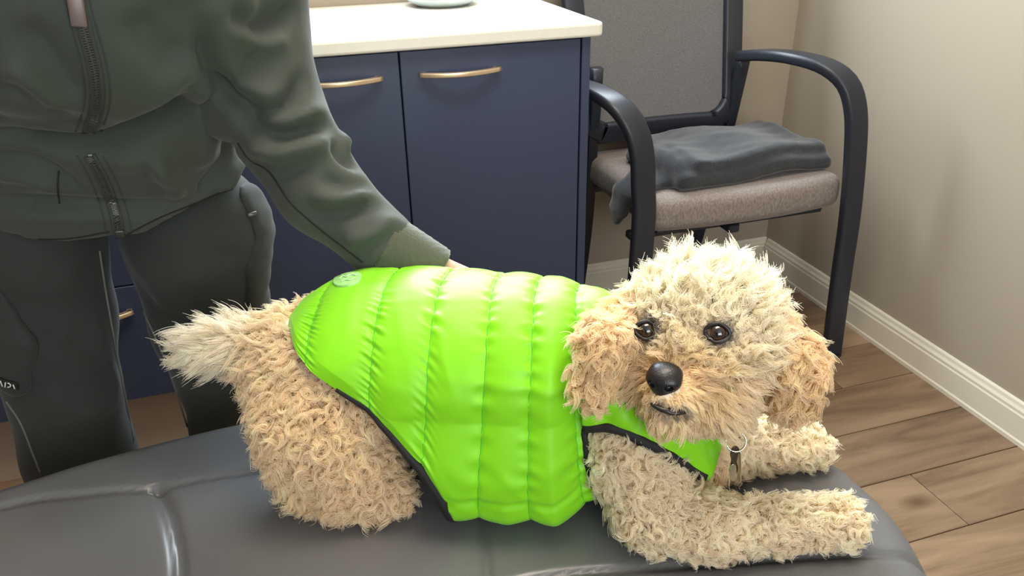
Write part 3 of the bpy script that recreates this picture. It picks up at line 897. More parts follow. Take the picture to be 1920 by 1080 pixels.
def body_groups(p):
    g = {}
    g['body'] = smin_all([sd_cone(p, spine[0], spine[1], .062, .068), sd_cone(p, spine[1], spine[2], .068, .072), sd_cone(p, spine[2], spine[3], .072, .062),
                          sd_cone(p, spine[3], hd(-.05, 0, -.05), .060, .046), sd_ell(p, pY(1250, 845, .618), (.050, .048, .052)),
                          sd_cone(p, pY(563, 690, .79), spine[0], .053, .060)], .03)
    g['hind'] = smin_all([sd_cone(p, hip_n, th_n, .056, .058), sd_cone(p, th_n, kn_n, .057, .040), sd_cone(p, th_n, hk_n, .048, .024),
                          sd_cone(p, hk_n, ft_n, .019, .019), sd_cone(p, ft_n, toe_n, .019, .018),
                          sd_cone(p, hip_n + far_off, kn_n + far_off, .050, .036), sd_cone(p, hk_n + far_off, toe_n + far_off, .019, .018)], .025)
    g['front'] = smin_all([sd_cone(p, sh_n, near_leg[0], .042, .040), sd_cone(p, near_leg[0], near_leg[1], .040, .029), sd_cone(p, near_leg[1], near_leg[2], .028, .023),
                           sd_cone(p, near_leg[2], near_leg[3], .022, .016), sd_cone(p, near_leg[3], near_leg[4], .016, .020),
                           sd_cone(p, far_leg[0], far_leg[1], .034, .026), sd_cone(p, far_leg[1], far_leg[2], .024, .019), sd_cone(p, far_leg[2], far_leg[3], .019, .020)], .022)
    g['tail'] = smin_all([sd_cone(p, tail[i], tail[i + 1], (.022, .016, .013, .010)[i], (.016, .013, .010, .006)[i]) for i in range(4)], .015)
    g['skull'] = smin_all([sd_ell(p, hd(-.005, 0, .016), (.066, .068, .058), HAX), sd_ell(p, hd(.030, -.024, .026), (.030, .028, .024), HAX), sd_ell(p, hd(.030, .024, .026), (.030, .028, .024), HAX)], .02)
    g['muzzle'] = smin_all([sd_cone(p, hd(.035, 0, -.012), hd(.090, 0, -.016), .034, .018), sd_cone(p, hd(.04, 0, -.035), hd(.082, 0, -.034), .026, .015),
                            sd_ell(p, hd(.036, -.044, -.028), (.034, .034, .032), HAX), sd_ell(p, hd(.034, .036, -.030), (.032, .028, .030), HAX),
                            sd_ell(p, hd(.0, 0, -.045), (.05, .045, .035), HAX)], .018)
    g['ear'] = np.minimum(smin_all([sd_cone(p, hd(-.012, .060, .022), hd(-.006, .090, -.002), .020, .017), sd_cone(p, hd(-.006, .090, -.002), hd(.002, .095, -.034), .017, .014)], .02),
                          smin_all([sd_cone(p, hd(.0, -.058, .022), EAR1, .018, .013), sd_cone(p, EAR1, EAR2, .013, .012)], .02))
    return g
def body_fn(p):
    g = body_groups(p)
    d = smin(g['body'], g['hind'], .03); d = smin(d, g['front'], .03); d = smin(d, g['tail'], .025)
    h = smin(g['skull'], g['muzzle'], .022); h = smin(h, g['ear'], .008)
    d = smin(d, h, .02)
    return np.maximum(d, TZ + .0025 - p[:, 2])
bV, bQ = surface_nets(body_fn, (-.24, .40, .552), (.64, .97, .88), .0050)
bV = smooth_verts(bV, bQ, 2)
dog = fast_mesh('dog', bV, bQ, M['dogskin'])
tag(dog, 'curly cream dog in a neon green vest lying on the padded table', 'dog')
bN = vnormals(bV, bQ); bB = bvh_of(bV, bQ)

# ---- vest meshes (worn by the dog)
vest = grid_mesh('vest', Gv, M['vest'], dog, thick=.0)
# lining just inside the shell so that the hem shows black cloth
lin = grid_mesh('vest_lining', Gn - Nn * .0025, M['vest_in'], vest)
md = lin.modifiers.new('t', 'SOLIDIFY'); md.thickness = .0015
vest['label'] = 'neon green quilted puffer vest'
def tube(name, P, r, mt, parent, n=8, up=(0, 0, 1), closed=False, ry=None):
    V, F = sweep(P, circ(r, n, ry), up, True, None, closed)
    o = mesh(name, V, F, mt, parent); bm_fix(o); return o
jn = 2 * MV - 2
i1 = int(np.argmax(tmax > .985)) if (tmax > .985).any() else NS - 1
hx_ = proj(Gv[:i1 + 1, jn])[:, 0]; ib = int(np.argmax(hx_ > 628))
for j_ in (jn, 0):
    hp = Gv[ib:i1 + 1, j_] - Nn[ib:i1 + 1, j_] * .0012
    V, F = sweep(spline(hp[::4], 90), circ(.0070, 10, .0070), (.3, .2, 1), True, np.linspace(.40, 1.15, 90)); bm_fix(mesh('hem_binding', V, F, M['trimblack'], vest))
# armhole binding down the front edge, near and far side
jA = [j for j in range(2 * MV - 1) if e_[j] > .44]; jB = [j for j in range(2 * MV - 1) if e_[j] < -.44]
for J in (jA, jB):
    tube('armhole_binding', spline(Gv[-1, J][::3], 60), .0036, M['trimblack'], vest, 8, axd)
# stitched seam thread lying in each groove
for s in seam_s:
    pts = []
    for j in range(0, 2 * MV - 1, 2):
        ss = Ss[:, j]; k = int(np.argmin(np.abs(ss - s)))
        if abs(ss[k] - s) < .008 and 0 < k < NS - 1: pts.append(Gv[k, j] + Nn[k, j] * .0002)
    if len(pts) > 8: tube('seam', spline(np.array(pts), 110), .0007, M['seam_green'], vest, 5, axd)
# chest panel between the front legs, with a bound lower edge
def chest_fn(p):
    g = body_groups(p); return smin(g['body'], sd_cone(p, sh_n, near_leg[0], .040, .034), .03)
def trace(px, off):
    D = np.array([ray_dir(*q) for q in px]); D /= np.linalg.norm(D, axis=1)[:, None]
    t = np.full(len(px), .45)
    for _ in range(70): t += .8 * np.clip(chest_fn((CAM + D * t[:, None]).astype(np.float32)) - off, -.05, .05)
    return CAM + D * t[:, None], np.abs(chest_fn((CAM + D * t[:, None]).astype(np.float32)) - off) < .004
lo_l = spline(np.array([(1098, 797), (1130, 796), (1165, 803), (1215, 832), (1262, 862), (1300, 882), (1326, 896)], float), 60)
up_l = spline(np.array([(1085, 700), (1130, 700), (1190, 712), (1240, 722), (1285, 742), (1320, 770), (1337, 812)], float), 60)
cg = []
for v in np.linspace(0, 1, 30): cg.append(lo_l * (1 - v) + up_l * v)
cg = np.array(cg)
CP, okc = trace(cg.reshape(-1, 2), .014)
CP = CP.reshape(30, 60, 3)
cn = grid_normals(CP); cn *= np.sign(((CAM - CP) * cn).sum(2))[:, :, None]
uu = np.linspace(0, 1, 60)[None, :]; vv = np.linspace(0, 1, 30)[:, None]
CP = CP + cn * (.0018 * np.sin(uu * 23 + vv * 6) * np.clip(vv * 5, 0, 1) + .006 * np.sin(np.clip(vv * 3, 0, 1) * math.pi * .5) + .0006 * np.sin(uu * 37 - vv * 9))[:, :, None]
cp = grid_mesh('chest_panel', CP, M['vest'], vest, thick=.006)
tube('chest_binding', spline(CP[0][::4] + cn[0][::4] * .004, 60), .0062, M['trimblack'], vest, 8, (0, 0, 1))
# rubber maker's patch near the rear of the back
def on_vest(px):
    for k in range(60):
        h = vB.ray_cast(Vector(CAM), Vector(ray_dir(px[0], px[1] + k)).normalized())
        if h[0] is not None: return np.array(h[0]), np.array(h[1])
W1 = 2 * MV - 1
vB = BVHTree.FromPolygons([tuple(v) for v in Gv.reshape(-1, 3).tolist()], [(i * W1 + j, (i + 1) * W1 + j, (i + 1) * W1 + j + 1, i * W1 + j + 1) for i in range(NS - 1) for j in range(W1 - 1)])
cB = BVHTree.FromPolygons([tuple(v) for v in CP.reshape(-1, 3).tolist()], [(i * 60 + j, (i + 1) * 60 + j, (i + 1) * 60 + j + 1, i * 60 + j + 1) for i in range(29) for j in range(59)])
po = [(626, 524), (640, 517), (660, 513), (676, 514), (677, 522), (671, 531), (655, 537), (634, 538), (626, 533)]
pc = np.array([651, 525.])
PV = []; PF = []; okp = True
pol = spline(np.array(po, float), 36, True)
for lift, k in ((-.002, 1.0), (.0012, 1.0), (.0020, .94), (.0014, .84), (.0014, .5)):
    for q in pol:
        h, nn = on_vest(pc + (q - pc) * k)
        PV.append(h + (nn if nn @ (CAM - h) > 0 else -nn) * (lift + .0006))
h, nn = on_vest(pc); PV.append(h + (nn if nn @ (CAM - h) > 0 else -nn) * .002)
for i in range(4):
    for j in range(36): PF.append((i * 36 + j, i * 36 + (j + 1) % 36, (i + 1) * 36 + (j + 1) % 36, (i + 1) * 36 + j))
PF += [(4 * 36 + j, 4 * 36 + (j + 1) % 36, 5 * 36) for j in range(36)]
bm_fix(mesh('maker_patch', PV, PF, M['patch'], vest))
marks = [[(638, 527), (646, 521), (652, 523), (660, 518), (669, 520)], [(641, 532), (650, 528), (658, 529), (667, 525)]]
MVv = MB()
for mk in marks:
    P = []
    for q in spline(np.array(mk, float), 8):
        h, nn = on_vest(q); P.append(h + (nn if nn @ (CAM - h) > 0 else -nn) * .0028)
    MVv.sweep(np.array(P), circ(.0008, 5), (0, 0, 1))
MVv.build('patch_mark', M['patch_mark'], vest, True)

# ---- face: nose, eyes, mouth
def hit(x, y):
    h = cast(bB, x, y); return np.array(h[0]), np.array(h[1])
nose_c = hit(1246, 713)[0] + HF * .003
def nose_fn(p):
    q = (p - nose_c.astype(np.float32)) @ HAX.T.astype(np.float32)      # f, r, u
    d = smin_all([sd_ell(q, (0, 0, .002), (.0125, .0165, .0115)), sd_ell(q, (-.001, 0, -.007), (.0105, .0095, .0085)), sd_ell(q, (-.006, 0, .008), (.010, .0145, .008))], .006)
    for s in (-1, 1):
        d = np.maximum(d, -sd_ell(q, (.0105, s * .0082, -.0008), (.0065, .0040, .0036)))
        d = np.maximum(d, -sd_cone(q, (.010, s * .0095, -.001), (.004, s * .0185, -.004), .0022, .0012))
    return np.maximum(d, -sd_cone(q, (.0125, 0, -.002), (.0095, 0, -.016), .0011, .0013))
V, Q = surface_nets(nose_fn, nose_c - .024, nose_c + .024, .0009)
fast_mesh('nose', smooth_verts(V, Q, 2), Q, M['nose'], dog)
def sphere_cap(c, d, r, ang, n=14, m_=28):
    d = d / np.linalg.norm(d); a = np.cross(d, [0, 0, 1.]); a /= np.linalg.norm(a); e = np.cross(a, d)
    V = [c + d * r]; F = []
    for i in range(1, n + 1):
        th = ang * i / n
        for k in range(m_):
            f = 2 * math.pi * k / m_; V.append(c + r * (d * math.cos(th) + (a * math.cos(f) + e * math.sin(f)) * math.sin(th)))
    F += [(0, 1 + k, 1 + (k + 1) % m_) for k in range(m_)]
    for i in range(n - 1):
        for k in range(m_):
            a0 = 1 + i * m_; F.append((a0 + k, a0 + m_ + k, a0 + m_ + (k + 1) % m_, a0 + (k + 1) % m_))
    return V, F
eyes = []
for (x, y), gz in (((1212, 619), (-.10, .04)), ((1345, 624), (.10, .02))):
    h, nn = hit(x, y)
    vd = (CAM - h) / np.linalg.norm(CAM - h)
    c = h + vd * .0015
    eyes.append(h + vd * .006)
    g = vd + _rt * gz[0] + _up * gz[1]
    V, F = sphere_cap(c, vd, .0090, math.pi * .98, 20, 30); e0 = mesh('eye', V, F, M['sclera'], dog); bm_fix(e0)
    V, F = sphere_cap(c, g, .00915, .95, 10, 28); bm_fix(mesh('iris', V, F, M['iris'], e0))
    V, F = sphere_cap(c, g, .00925, .42, 8, 24); bm_fix(mesh('pupil', V, F, M['pupil'], e0))
    # lids: an almond ring
    a = np.cross(vd, [0, 0, 1.]); a /= np.linalg.norm(a); u = np.cross(a, vd)
    if a @ _rt < 0: a = -a
    L = []
    for k in range(40):
        f = 2 * math.pi * k / 40; w, hh = .0108, .0086
        ax_, uy_ = w * math.cos(f), hh * math.sin(f) * (1 - .18 * abs(math.cos(f)))
        rr_ = math.sqrt(max(.0106 ** 2 - (ax_ * .85) ** 2 - (uy_ * .85) ** 2, 1e-6))
        L.append(c + a * ax_ + u * uy_ + vd * rr_ * .75)
    V, F = sweep(np.array(L), circ(.0019, 8), vd, True, None, True); bm_fix(mesh('eyelid', V, F, M['lid'], e0))
mouth_px = [(1226, 754), (1238, 761), (1252, 766), (1268, 768), (1284, 766)]
mp_, mn_ = drape(bB, mouth_px, 20, .004)
V, F = sweep(spline(mp_, 30), circ(.0034, 8, .0026), (0, 0, 1), True, np.sin(np.linspace(.25, math.pi - .25, 30)) ** .6); bm_fix(mesh('mouth', V, F, M['lid'], dog))

# ---- coat: curly locks of strands
def sample(V, Q, n, r):
    T = np.vstack([Q[:, [0, 1, 2]], Q[:, [0, 2, 3]]])
    A = V[T]; ar = np.linalg.norm(np.cross(A[:, 1] - A[:, 0], A[:, 2] - A[:, 0]), axis=1)
    k = r.choice(len(T), n, p=ar / ar.sum()); u, v = r.random(n), r.random(n)
    f = u + v > 1; u[f], v[f] = 1 - u[f], 1 - v[f]
    w = np.stack([1 - u - v, u, v], 1)
    P = (V[T[k]] * w[:, :, None]).sum(1); N = (bN[T[k]] * w[:, :, None]).sum(1)
    return P, N / np.linalg.norm(N, axis=1)[:, None], ar.sum()
fr = np.random.default_rng(5)
P, N, area = sample(bV, bQ, 90000, fr)
_, first = np.unique(np.floor(P / .0059).astype(np.int64) @ np.array([1, 4096, 4096 * 4096]), return_index=True)
P, N = P[first], N[first]      # one lock per cell: an even coat
keep = P[:, 2] > TZ + .004
for i in np.nonzero(keep)[0]:
    o_ = Vector(P[i] - N[i] * .012); d_ = Vector(N[i])
    if vB.ray_cast(o_, d_, .060)[0] is not None or cB.ray_cast(o_, d_, .045)[0] is not None: keep[i] = False
eyes = np.array(eyes)
de = np.min(np.linalg.norm(P[:, None] - eyes[None], axis=2), axis=1); dn = np.linalg.norm(P - nose_c, axis=1)
keep &= (de > .0110) & (dn > .0145)
P, N, de, dn = P[keep], N[keep], de[keep], dn[keep]; n = len(P)
gr = body_groups(P.astype(np.float32)); names = ['body', 'hind', 'front', 'tail', 'skull', 'muzzle', 'ear']
Wt = np.stack([np.exp(-np.maximum(gr[k], -.004) / .007) for k in names], 1); Wt /= Wt.sum(1)[:, None]
#            length curl_r turns bend  lockr clump
ATT = np.array([(.018, .0040, 1.30, .45, .0046, .82),
                (.0175, .0042, 1.35, .50, .0048, .84),
                (.0130, .0040, 1.35, .50, .0044, .84),
                (.029, .0022, .70, .75, .0052, .40),
                (.0225, .0036, 1.10, .38, .0048, .70),
                (.018, .0015, .60, .85, .0042, .50),
                (.018, .0040, 1.30, .90, .0044, .74)])
TINT = np.array([(.97, .83, .62), (.965, .82, .60), (.98, .88, .71), (.98, .91, .77), (.985, .92, .78), (.975, .85, .65), (.945, .78, .54)])  # front legs paler: light falling on the paws put into the tint
at = Wt @ ATT; tint = Wt @ TINT
# the coat is more apricot over the brow, muzzle bridge and cheeks
fc = np.exp(-(np.linalg.norm((P - hd(.060, .004, -.006)) @ np.array([HF, HR, HU]).T / np.array([.055, .048, .040]), axis=1)) ** 2)[:, None] * .75
tint = tint * (1 - fc) + np.array([.94, .75, .47]) * fc
tint *= (1 + .05 * fr.normal(size=n))[:, None]
L = at[:, 0] * (1 + .22 * fr.normal(size=n)).clip(.5, 1.7)
L *= np.clip((de - .008) / .030, .22, 1) * np.clip((dn - .008) / .028, .34, 1)
# natural lie of the coat
wi = {k: Wt[:, i:i + 1] for i, k in enumerate(names)}
away = P - nose_c; away /= np.linalg.norm(away, axis=1)[:, None]
rad = P - HC; rad /= np.linalg.norm(rad, axis=1)[:, None]
dwn = np.array([0, 0, -1.0])
brow = P - hd(.06, 0, .012); brow /= np.linalg.norm(brow, axis=1)[:, None]
tl = np.array(tail[-1] - tail[0]); tl /= np.linalg.norm(tl)
flow = wi['body'] * (-axd * .5 + dwn * .8) + wi['hind'] * (-axd * .2 + dwn * .9) + wi['front'] * (dwn * .5 + axd * .5) + wi['tail'] * (tl + dwn * .45) \
    + wi['skull'] * (brow * .9 + np.array([0, 0, .35])) + wi['muzzle'] * (away * 1.0 + dwn * .45) + wi['ear'] * (dwn * 1.3 + rad * .1)
flow = flow + fr.normal(size=(n, 3)) * .28
flow -= N * (flow * N).sum(1)[:, None]; flow /= np.linalg.norm(flow, axis=1)[:, None] + 1e-9
e2 = np.cross(N, flow)
# dark hair rimming eyes and lips
dm = np.min(np.linalg.norm(P[:, None] - mp_[None], axis=2), axis=1)
dark = np.clip(1 - (dm - .004) / .004, 0, 1) * .6 + np.clip(1 - (de - .013) / .005, 0, 1) * .7
tint = tint * (1 - dark.clip(0, .85))[:, None]
KS, NP = 28, 11
t = np.linspace(0, 1, NP)
ns = n * KS
ii = np.repeat(np.arange(n), KS)
ang = fr.random(ns) * 2 * math.pi; rd = np.sqrt(fr.random(ns)) * at[ii, 4]
off = flow[ii] * (np.cos(ang) * rd)[:, None] + e2[ii] * (np.sin(ang) * rd)[:, None]
Ls = L[ii] * (1 + .14 * fr.normal(size=ns)).clip(.4, 1.5)
lockdir = N + fr.normal(size=(n, 3)) * .25
lockdir /= np.linalg.norm(lockdir, axis=1)[:, None]
beta = at[:, 3] * (.8 + .4 * fr.random(n))
dirs = lockdir[ii][:, None, :] * (1 - beta[ii][:, None] * t[None, :])[:, :, None] + flow[ii][:, None, :] * (beta[ii][:, None] * t[None, :] * 1.5)[:, :, None]
dirs /= np.linalg.norm(dirs, axis=2)[:, :, None]
pos = np.cumsum(dirs, axis=1) * (Ls / (NP - 1))[:, None, None]
pos -= pos[:, :1]
ph = fr.random(n)[ii] * 2 * math.pi + fr.normal(size=ns) * .35
hand = np.where(fr.random(n) < .5, 1, -1)[ii]
th = hand[:, None] * 2 * math.pi * (at[:, 2] * (.75 + .5 * fr.random(n)))[ii][:, None] * t[None, :] + ph[:, None]
rc = (at[:, 1] * (.6 + .8 * fr.random(n)))[ii][:, None] * np.clip(t * 2.2, 0, 1)[None, :]
rc = rc * np.clip(Ls / .014, .2, 1)[:, None]
pos += e2[ii][:, None, :] * (rc * np.cos(th))[:, :, None] + flow[ii][:, None, :] * (rc * np.sin(th))[:, :, None]
clf = 1 - at[ii, 5][:, None] * np.clip(t * 1.5, 0, 1)[None, :]
stray = (fr.random(ns) < .06)
clf = np.where(stray[:, None], 1 + .6 * t[None, :], clf)
pos += P[ii][:, None, :] - N[ii][:, None, :] * .001 + off[:, None, :] * clf[:, :, None]
pos += np.cumsum(fr.normal(size=(ns, NP, 3)) * .00022, axis=1)
pos[:, :, 2] = np.maximum(pos[:, :, 2], TZ + .0015)
hc = bpy.data.hair_curves.new('coat')
hc.add_curves([NP] * ns)
hc.position_data.foreach_set('vector', pos.astype(np.float32).ravel())
ra = hc.attributes.get('radius') or hc.attributes.new('radius', 'FLOAT', 'POINT')
ra.data.foreach_set('value', np.tile((.00038 * (1 - .7 * t ** 2)).astype(np.float32), ns))
ct = hc.attributes.new('tint', 'FLOAT_COLOR', 'CURVE')
tc4 = np.ones((ns, 4), np.float32); tc4[:, :3] = (tint[ii] * (1 + .06 * fr.normal(size=ns))[:, None]).clip(.01, .98)
ct.data.foreach_set('color', tc4.ravel())
coat = bpy.data.objects.new('coat', hc); COL.objects.link(coat); coat.parent = dog
hc.materials.append(M['fur']); coat['kind'] = 'stuff'; coat['label'] = 'curly cream and apricot fur'

# ---- tags hanging from the collar
kt = empty('dog_tags', tuple(pY(1380, 830, .527)))
tag(kt, 'small metal tags on a split ring under the dog\'s chin', 'dog tag')
KO = np.array(kt.location)
def ringm(name, c, r, tr, axis, mt, parent, sx=1.0):
    a = np.linspace(0, 2 * math.pi, 36, endpoint=False); axis = np.asarray(axis) / np.linalg.norm(axis)
    u = np.cross(axis, [0, 0, 1.0]); u /= np.linalg.norm(u); w = np.cross(u, axis)
    Pp = c + r * sx * np.cos(a)[:, None] * u + r * np.sin(a)[:, None] * w
    V, F = sweep(Pp, circ(tr, 8), axis, True, None, True); o = mesh(name, V, F, mt, parent); bm_fix(o); return o
yk = .527
c1 = pY(1386, 806, yk) - KO; c2 = pY(1380, 828, yk) - KO
ringm('snap_ring', c1, .0075, .0015, (.6, -.7, .2), M['bronze_tag'], kt, .75)
ringm('split_ring', c2, .0098, .0010, _fw * -1, M['steel_ring'], kt)
def plate(name, pts, y, th_, mt, hole=None):
    pp = np.array([pY(px_, py_, y) for px_, py_ in pts]) - KO
    nrm_ = -_fw; V = [*(pp + nrm_ * th_), *(pp - nrm_ * th_)]; k = len(pp)
    F = [tuple(range(k)), tuple(reversed(range(k, 2 * k)))] + [(i, (i + 1) % k, k + (i + 1) % k, k + i) for i in range(k)]
    o = mesh(name, V, F, mt, kt, False); bm_fix(o)
    md = o.modifiers.new('b', 'BEVEL'); md.width = .0008; md.segments = 2
    return o
plate('bone_tag', spline(np.array([(1374, 838), (1381, 836), (1386, 842), (1384, 852), (1381, 866), (1384, 876), (1381, 887), (1374, 888), (1368, 884), (1369, 874), (1371, 862), (1369, 850)], float), 40, True), yk - .002, .0016, M['dark_tag'])
plate('edge_tag', [(1384, 845), (1387, 845), (1388, 900), (1385, 902)], yk, .006, M['steel_ring'])
plate('clasp', spline(np.array([(1371, 872), (1377, 870), (1380, 880), (1379, 897), (1374, 902), (1369, 898), (1368, 884)], float), 30, True), yk - .005, .0016, M['steel_ring'])
# black collar, mostly under the vest and fur
ca = np.linspace(0, 2 * math.pi, 60, endpoint=False)
cc = (spine[3] + hd(-.05, 0, -.05)) / 2 + np.array([.015, -.01, -.012]); cd = hd(-.05, 0, -.05) - spine[3]; cd /= np.linalg.norm(cd)
cu = np.cross(cd, [0, 0, 1.]); cu /= np.linalg.norm(cu); cw = np.cross(cu, cd)
V, F = sweep(cc + .062 * (np.cos(ca)[:, None] * cu + np.sin(ca)[:, None] * cw), rrect(.009, .0013, .001, 2), np.cos(ca)[:, None] * cu + np.sin(ca)[:, None] * cw, True, None, True)
o = mesh('collar', V, F, M['trimblack'], dog); bm_fix(o)

# ------------------------------------------------------------------ the person steadying the dog
PO = np.array([-.2, 1.08, 0.0])
hips = pY(215, 395, 1.085); waist = pY(195, 255, 1.055); chest = pY(160, 70, 1.000); shou = pY(150, -150, .955)
sh_r = pY(425, -70, .965); el_r = pY(494, 184, .935); fa_r = pY(604, 362, .885); wr_r = pY(733, 472, .838); cf_r = pY(821, 515, .822)
sh_l = pY(-140, -90, 1.04); el_l = pY(-300, 190, 1.08); wr_l = pY(-330, 420, 1.0)
ESC = (1.0, 1.42, 1.0)
legL = [pY(52, 440, 1.085), pY(88, 600, 1.085), pY(150, 850, 1.085)]
legR = [pY(366, 430, 1.085), pY(390, 600, 1.09), pY(436, 800, 1.10)]
for L_ in (legL, legR):
    L_.append(np.array([L_[2][0], L_[2][1] + .02, .10]))
rl = [.094, .079, .070, .064]; rrg = [.098, .074, .055, .052]
# hem height of the jacket as a function of x
hem_pts = [pY(-60, 462, .975), pY(0, 457, .97), pY(120, 458, .965), pY(215, 443, .96), pY(262, 448, .96), pY(320, 416, .965), pY(370, 391, .975), pY(440, 362, .995), pY(475, 345, 1.03)]
HXs = np.array([q[0] for q in hem_pts]); HZs = np.array([q[2] for q in hem_pts]); oS = np.argsort(HXs); HXs, HZs = HXs[oS], HZs[oS]
def jacket_fn(p):
    t = smin_all([sd_cone(p, hips - [0, 0, .03], waist, .165, .140, ESC), sd_cone(p, waist, chest, .140, .160, ESC), sd_cone(p, chest, shou, .160, .165, ESC)], .05)
    bulge = sd_ell(p, pY(172, 82, .895), (.150, .075, .070))
    bulge2 = sd_ell(p, pY(150, -30, .885), (.162, .085, .10))
    t = smin(t, smin(bulge, bulge2, .04), .012)
    skirt = sd_cone(p, hips - [0, 0, .05], hips + [0, 0, .03], .178, .150, ESC)
    t = smin(t, skirt, .02)
    t = np.maximum(t, np.interp(p[:, 0], HXs, HZs).astype(np.float32) - p[:, 2])
    a = smin_all([sd_cone(p, shou + [.06, 0, 0], sh_r, .095, .082), sd_cone(p, sh_r, el_r, .080, .060), sd_cone(p, el_r, fa_r, .060, .047), sd_cone(p, fa_r, wr_r, .047, .040)], .02)
    a = np.maximum(a, (p - wr_r.astype(np.float32)) @ ((wr_r - fa_r) / np.linalg.norm(wr_r - fa_r)).astype(np.float32))
    b_ = smin_all([sd_cone(p, shou - [.06, 0, 0], sh_l, .095, .08), sd_cone(p, sh_l, el_l, .078, .062), sd_cone(p, el_l, wr_l, .060, .042)], .02)
    return smin(smin(t, a, .005), b_, .03)
V, Q = surface_nets(jacket_fn, (-.62, .72, .70), (.26, 1.24, 1.42), .0058)
V = smooth_verts(V, Q, 2)
creases = [
    ([(384, 30), (392, 90), (400, 135), (425, 172), (455, 192), (507, 211), (549, 182), (575, 130)], -.016, .010),
    ([(405, 120), (450, 165), (507, 188), (545, 160)], .008, .016),
    ([(430, 15), (475, 52), (520, 42), (562, 10)], -.010, .010),
    ([(440, 40), (490, 75), (545, 60)], .006, .013),
    ([(440, 205), (480, 238), (535, 252), (598, 236), (634, 218)], -.012, .010),
    ([(470, 215), (530, 230), (590, 214), (618, 196)], .009, .013),
    ([(455, 265), (520, 290), (600, 268), (668, 232)], .010, .016),
    ([(470, 300), (530, 318), (590, 300)], -.006, .010),
    ([(615, 265), (650, 300), (700, 322)], -.009, .009), ([(640, 265), (680, 298), (706, 305)], .010, .012),
    ([(560, 395), (620, 400), (690, 385), (738, 352)], -.009, .009), ([(580, 375), (640, 376), (700, 355), (728, 330)], .008, .012),
    ([(600, 330), (650, 352), (700, 345)], -.006, .009),
    ([(640, 445), (690, 450), (745, 410), (770, 392)], .007, .012), ([(660, 470), (710, 455), (752, 418)], -.006, .008),
    # overhanging chest and waist
    ([(-40, 252), (40, 264), (110, 272), (170, 274), (235, 260), (300, 226), (356, 176), (392, 158)], -.022, .013),
    ([(-40, 215), (60, 226), (150, 232), (240, 212), (310, 170), (360, 125)], .004, .018),
    ([(290, 235), (325, 200), (360, 170)], .006, .008),
    ([(282, 282), (300, 318), (335, 378)], .010, .012), ([(262, 290), (285, 330), (320, 385)], -.007, .009),
    ([(375, 372), (400, 330), (432, 275), (436, 262)], -.010, .010), ([(392, 385), (425, 335), (448, 290)], .009, .012),
    ([(355, 160), (375, 230), (378, 320)], .009, .022),
    ([(-30, 292), (60, 305), (110, 330), (165, 372)], -.008, .010), ([(-30, 318), (50, 330), (120, 362)], .007, .012),
    ([(-30, 372), (60, 380), (190, 386), (330, 386), (400, 365)], -.008, .010), ([(-30, 395), (120, 402), (240, 400)], .005, .014),
    ([(205, 300), (280, 310), (300, 350)], .006, .016),
    ([(40, 30), (90, 110), (135, 190), (140, 216)], -.008, .016), ([(0, 110), (60, 160), (128, 218)], .007, .016), ([(0, 150), (70, 190), (130, 232)], -.006, .014),
    ([(250, 20), (300, 95), (350, 145)], -.007, .018), ([(330, -20), (350, 60), (345, 130)], -.006, .016),
]
V = folds(V, Q, [(a, d * 1.75, w * .92) for a, d, w in creases])
V = smooth_verts(V, Q, 2)
V = noise_disp(V, vnormals(V, Q), .0012, 34, 21)
person = None
def pants_fn(p):
    L1 = smin_all([sd_cone(p, legL[i], legL[i + 1], rl[i], rl[i + 1]) for i in range(3)], .03)
    R1 = smin_all([sd_cone(p, legR[i], legR[i + 1], rrg[i], rrg[i + 1]) for i in range(3)], .03)
    pel = sd_cone(p, hips + [0, .01, .13], hips + [0, .01, .15], .12, .12, ESC)
    d = np.minimum(L1, R1)
    d = smin(d, pel, .015)
    return np.maximum(d, .085 - p[:, 2])
# body (one continuous mesh); the clothes are worn over it
head_c = shou + np.array([.03, -.13, .22]); face = np.array([.35, -.80, -.45]); face /= np.linalg.norm(face)
fr_ = np.cross(face, [0, 0, 1.]); fr_ /= np.linalg.norm(fr_); fu_ = np.cross(fr_, face); FAX = np.array([face, fr_, fu_])
def hq(f, r, u): return head_c + face * f + fr_ * r + fu_ * u
def person_fn(p):
    t = smin_all([sd_cone(p, hips + [0, .02, .05], waist, .105, .105, ESC), sd_cone(p, waist, chest, .115, .13, ESC), sd_cone(p, chest, shou, .13, .12, ESC)], .05)
    parts = [t, sd_cone(p, shou, sh_r, .06, .055), sd_cone(p, sh_r, el_r, .045, .033), sd_cone(p, el_r, wr_r, .033, .026), sd_cone(p, wr_r, cf_r, .028, .024),
             sd_cone(p, shou, sh_l, .06, .055), sd_cone(p, sh_l, el_l, .050, .040), sd_cone(p, el_l, wr_l, .040, .027),
             sd_cone(p, shou + [0, 0, .03], hq(-.03, 0, -.07), .056, .05)]
    for L_, rads in ((legL, rl), (legR, rrg)):
        for i in range(3): parts.append(sd_cone(p, L_[i], L_[i + 1], rads[i] - .026, rads[i + 1] - .026))
    d = smin_all(parts, .03)
    d = np.where(p[:, 2] < shou[2] + .02, np.maximum(d, np.minimum(jacket_fn(p) + .048, pants_fn(p) + .022)), d)      # stays inside the clothes
    h = smin_all([sd_ell(p, hq(0, 0, .02), (.095, .075, .098), FAX), sd_ell(p, hq(.035, 0, -.055), (.06, .052, .058), FAX)], .03)
    h = smin(h, sd_cone(p, hq(.095, 0, .01), hq(.112, 0, -.022), .009, .014), .012)          # nose
    for s in (-1, 1):
        h = np.maximum(h, -sd_ell(p, hq(.098, s * .033, .012), (.018, .020, .012), FAX))     # eye sockets
        h = smin(h, sd_ell(p, hq(-.005, s * .078, -.005), (.020, .010, .032), FAX), .008)    # ears
    h = smin(h, sd_cone(p, hq(.090, -.02, -.058), hq(.090, .02, -.058), .008, .008), .012)   # lips
    return smin(d, h, .02)
